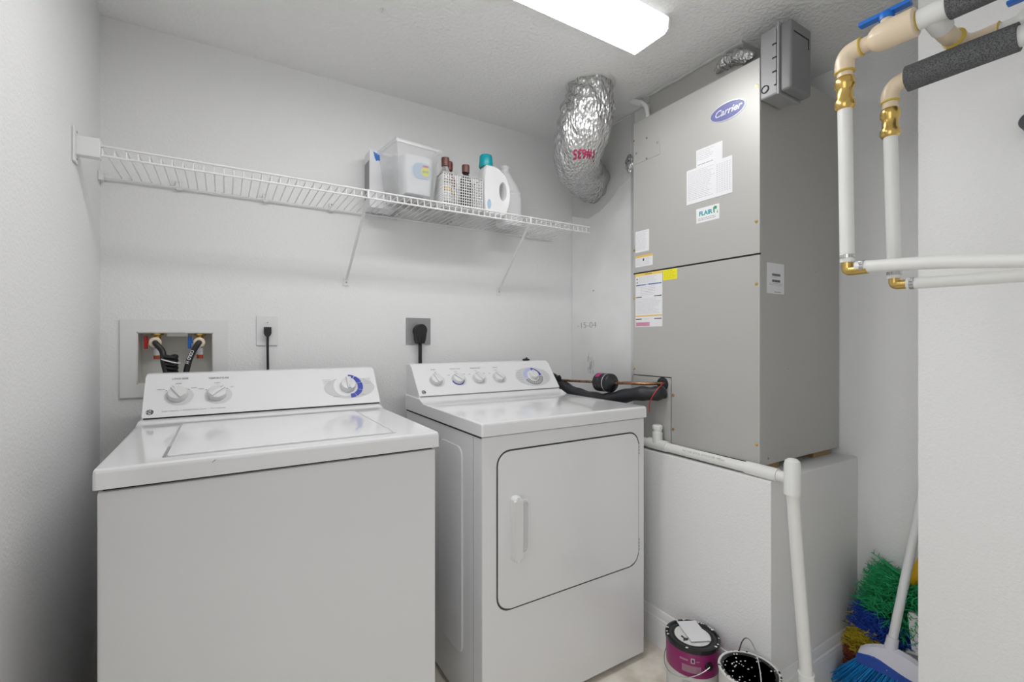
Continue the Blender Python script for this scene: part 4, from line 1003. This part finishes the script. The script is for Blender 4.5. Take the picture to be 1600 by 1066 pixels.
curved(lb, (1.309, .992), R, 224, 232, H - .034, H - .031, 'pinkp', 'text_line', .0012)
for z in (.086, .080, .074, .062, .056): curved(lb, (1.309, .992), R, 195, 228, z, z + .0018, 'inklight', 'text_line', .0008)
m = MB(); a = math.radians(252); e = Vector((1.309 + (R + .002) * math.cos(a), .992 + (R + .002) * math.sin(a), H - .045)); m.lathe([(.013, -.001), (.012, .004), (0, .005)], e, (math.cos(a), math.sin(a), 0), 18); obj('handle_ear', m, 'canblack', c1)
m = MB(); pts = []
for k in range(17):
    q = k / 16; an = math.radians(252 - 180 * q); pts.append((1.309 + (R + .007) * math.cos(an), .992 + (R + .007) * math.sin(an), H - .045 - .055 * math.sin(q * PI)))
m.tube(pts, .0016, 6); obj('wire_bail', m, 'steel', c1)
m = MB()
for k in range(22):
    an = random.uniform(0, 6.28); m.lathe([(random.uniform(.002, .005), 0), (.002, .0012), (0, .0015)], (1.309 + (R - .002) * math.cos(an), .992 + (R - .002) * math.sin(an), H + .004), (0, 0, 1), 8)
obj('paint_drips', m, 'whitepaint', c1, kind='stuff')
m = MB(); m.prism([(-.050, -.004), (-.038, .006), (-.040, .014), (-.030, .018), (-.034, .004), (-.026, -.004), (-.036, -.010)], LF, .0012, .0020); m2 = obj('black_smudge', m, 'canblack', c1)
m = MB(); ca = math.radians(-27); c_, s_ = math.cos(ca), math.sin(ca)
m.prism([(a_ * c_ - b_ * s_ + .016, a_ * s_ + b_ * c_ + .008) for a_, b_ in ((-.033, -.054), (.033, -.054), (.033, .054), (-.033, .054))], LF, .0052, .0062)
obj('paper_card', m, 'paper', None, 'blank white card lying on the magenta paint can lid', 'card')
c2, R, H = can(1.311, .799, 'open-topped looking black-lidded paint can with raised wire handle', 0, 0, 0)
c2['label'] = 'white paint can with black splattered lid and raised wire handle'
m = MB(); m.lathe([(R + .001, H - .002), (R + .003, H + .001), (R + .002, H + .004), (R - .003, H + .004), (R - .005, H)], (1.311, .799, 0), (0, 0, 1), 48); obj('rim', m, 'whitepaint', c2)
m = MB(); m.lathe([(R - .005, H - .002), (R - .005, H + .003), (R - .010, H + .003), (R - .013, H), (0, H)], (1.311, .799, 0), (0, 0, 1), 48); obj('lid', m, 'canblack', c2)
curved(c2, (1.311, .799), R, 200, 262, .06, .165, 'tealp', 'label_patch', .0006)
curved(c2, (1.311, .799), R, 196, 222, .10, .172, 'paper', 'label_patch', .0010)
m = MB(); L2 = Frame((1.311, .799, H), (1, 0, 0), (0, 1, 0))
for k in range(46):
    an = random.uniform(0, 6.28); q = (R - .006) * math.sqrt(random.random()); rr_ = random.uniform(.0008, .0032)
    m.prism(ell(q * math.cos(an), q * math.sin(an), rr_, rr_ * .8, 9), L2, .0001 if q < R - .015 else .0031, .0008 if q < R - .015 else .0036)
for k in range(24):
    an = random.uniform(0, 6.28); rr_ = random.uniform(.002, .004); m.prism(ell((R - .003) * math.cos(an), (R - .003) * math.sin(an), rr_, rr_, 8), L2, .0035, .0050)
obj('paint_splashes', m, 'whitepaint', c2, kind='stuff')
m = MB()
for k in range(16):
    an = random.uniform(0, 6.28); rr_ = random.uniform(.001, .003); m.prism(ell((R + .0005) * math.cos(an), (R + .0005) * math.sin(an), rr_, rr_, 8), L2, .0038, .0055)
obj('black_specks', m, 'canblack', c2, kind='stuff')
m = MB(); th_ = math.radians(52); a_ = Vector((math.cos(th_), math.sin(th_), 0)); p_ = Vector((a_.y, -a_.x, 0))
m.tube([Vector((1.311, .799, .155)) + a_ * .0862 * math.cos(q) + (Vector((0, 0, 1)) + p_ * .06) * .115 * math.sin(q) for q in [PI * k / 24 for k in range(25)]], .0017, 6); obj('wire_bail', m, 'steel', c2)

# ------------------------------------------------------------ broom, duster, dustpan in the niche
random.seed(11)
br = thing('broom', (1.78, .63, 0), 'broom with white handle, white and blue head and bright blue bristles', 'broom')
def headpt(s, z, d=0):   # s 0..1 from the far (plinth) end to the near end
    return Vector((1.785 + .012 * s + d, .703 - .185 * s, z + .012))
m = MB(); t2 = bmesh.new(); rings = []
for k in range(13):
    s = k / 12; hz = .150 + .040 * math.sin(PI * min(1, max(0, s))) ** .8; hw = .020 + .006 * math.sin(PI * s)
    zc = .150
    c = headpt(s, 0)
    prof = [(-hw, .122), (-hw * 1.05, .140), (-hw * .6, hz - .006), (0, hz), (hw * .6, hz - .006), (hw * 1.05, .140), (hw, .122)]
    rings.append([t2.verts.new((c.x + a, c.y, b)) for a, b in prof])
for a, b in zip(rings, rings[1:]):
    for k in range(len(a)): t2.faces.new((a[k], a[(k + 1) % len(a)], b[(k + 1) % len(a)], b[k]))
t2.faces.new(rings[0][::-1]); t2.faces.new(rings[-1]); m.merge(t2); obj('head_cap', m, mat('lilac_white', (.72, .72, .80), .3), br)
m = MB(); t2 = bmesh.new(); rings = []
for k in range(13):
    s = -.02 + 1.04 * k / 12; c = headpt(s, 0); zt = .134 + .012 * math.sin(s * 5.5)
    rings.append([t2.verts.new((c.x + a, c.y, b)) for a, b in ((-.024, .104), (-.0275, zt - .003), (-.0235, zt), (.0235, zt), (.0275, zt - .003), (.024, .104))])
for a, b in zip(rings, rings[1:]):
    for k in range(6): t2.faces.new((a[k], a[(k + 1) % 6], b[(k + 1) % 6], b[k]))
t2.faces.new(rings[0][::-1]); t2.faces.new(rings[-1]); m.merge(t2); obj('head_base', m, 'broomblue', br)
def bristles(mm, cnt):
    for k in range(cnt):
        s = random.random(); d = random.uniform(-.020, .020); a = headpt(s, .108, d)
        tip = Vector((a.x + d * 1.2 - .004 + random.gauss(0, .006), a.y + (.030 * (1 - s) + .026) * 1.5 * (1 - s * .6) + random.gauss(0, .006), .003 + abs(random.gauss(0, .004))))
        mid = a.lerp(tip, .5) + Vector((random.gauss(0, .002), random.gauss(0, .002), 0))
        mm.tube([a, mid, tip], [.0012, .0011, .0007], 4)
m = MB(); bristles(m, 420); obj('bristles', m, 'bristle', br, kind='stuff')
m = MB(); bristles(m, 220); obj('bristles', m, 'bristle2', br, 'darker blue bristles', kind='stuff')
hb = headpt(.42, .165); ht = Vector((1.957, .545, .98))
m = MB(); m.tube([hb, hb + (ht - hb) * .05], [.018, .0155], 18); obj('ferrule', m, mat('lilac_white2', (.72, .72, .78), .3), br)
m = MB(); m.tube([hb + (ht - hb) * .02, ht], .0125, 18); obj('handle', m, 'plastic', br)
q = hb + (ht - hb) * .52; m = MB(); m.tube([q, q + (ht - hb) * .48], .0138, 18); obj('handle_sleeve', m, 'plastic', br)

du = thing('feather_duster', (1.90, .72, 0), 'rainbow fluffy duster standing head-down in the corner behind the broom', 'duster')
a0 = Vector((1.865, .725, .030)); a1 = Vector((1.915, .635, .300)); axd = (a1 - a0).normalized()
m = MB(); m.tube([a0, a1, a1 + axd * .32], .007, 10); obj('core', m, 'amber', du)
m = MB(); m.tube([a1 + axd * .03, a1 + axd * .09, a1 + axd * .34], [.010, .016, .014], 14); obj('handle', m, 'amber', du, 'yellow plastic handle')
def feathers(t0, t1, R_, cnt, matn):
    m = MB(); p = axd.orthogonal().normalized(); q_ = axd.cross(p)
    for k in range(cnt):
        t_ = random.uniform(t0, t1); b = a0.lerp(a1, t_); an = random.uniform(0, 6.283)
        d = (p * math.cos(an) + q_ * math.sin(an)); L = R_ * random.uniform(.72, 1.08)
        side = axd.cross(d) * random.uniform(-.3, .3) + axd * random.uniform(-.35, .35)
        pts = [b, b + d * L * .5 + side * L * .2, b + d * L + side * L * .7]
        for w in pts[1:]:
            w.x = min(w.x, 1.974); w.y = min(w.y, .785); w.z = max(w.z, .004)
            if w.x < 1.822: w.x = 1.822
        m.tube(pts, [.0016, .0032, .0007], 4)
        for j in range(3):
            c = pts[1].lerp(pts[2], random.random()); e = c + Vector((random.gauss(0, .010), random.gauss(0, .010), random.gauss(0, .010)))
            e.x = min(max(e.x, 1.82), 1.976); e.y = min(e.y, .787); e.z = max(e.z, .003)
            m.tube([c, e], [.0014, .0005], 3)
    obj('feathers', m, matn, du, kind='stuff')
feathers(-.02, .22, .085, 500, 'fred'); feathers(.20, .48, .095, 600, 'fyellow'); feathers(.46, .74, .105, 650, 'fblue'); feathers(.72, 1.22, .115, 1100, 'fgreen')

dp = thing('dustpan', (1.86, .53, 0), 'white plastic dustpan half hidden behind the partition edge', 'dustpan')
m = MB(); DPF = Frame((1.838, .60, 0), (.30, -1, 0), (0, .10, 1))
m.prism(rrect(.012, .004, .085, .180, .012), DPF, -.003, .0); m.prism(rrect(.012, .004, .085, .180, .012), DPF, 0, .020, hole=rrect(.016, .008, .081, .176, .010))
obj('tray', m, 'plastic', dp)
m = MB(); m.prism(rrect(.030, .178, .066, .300, .008), DPF, -.003, .012, .003); obj('handle', m, 'plastic', dp)
m = MB(); m.box(1.940, 1.955, .502, .532, .0, .42, .004); obj('green_board', m, mat('dark_green_plastic', (.01, .16, .06), .4), None, 'narrow dark green upright plastic piece beside the partition edge', 'board')
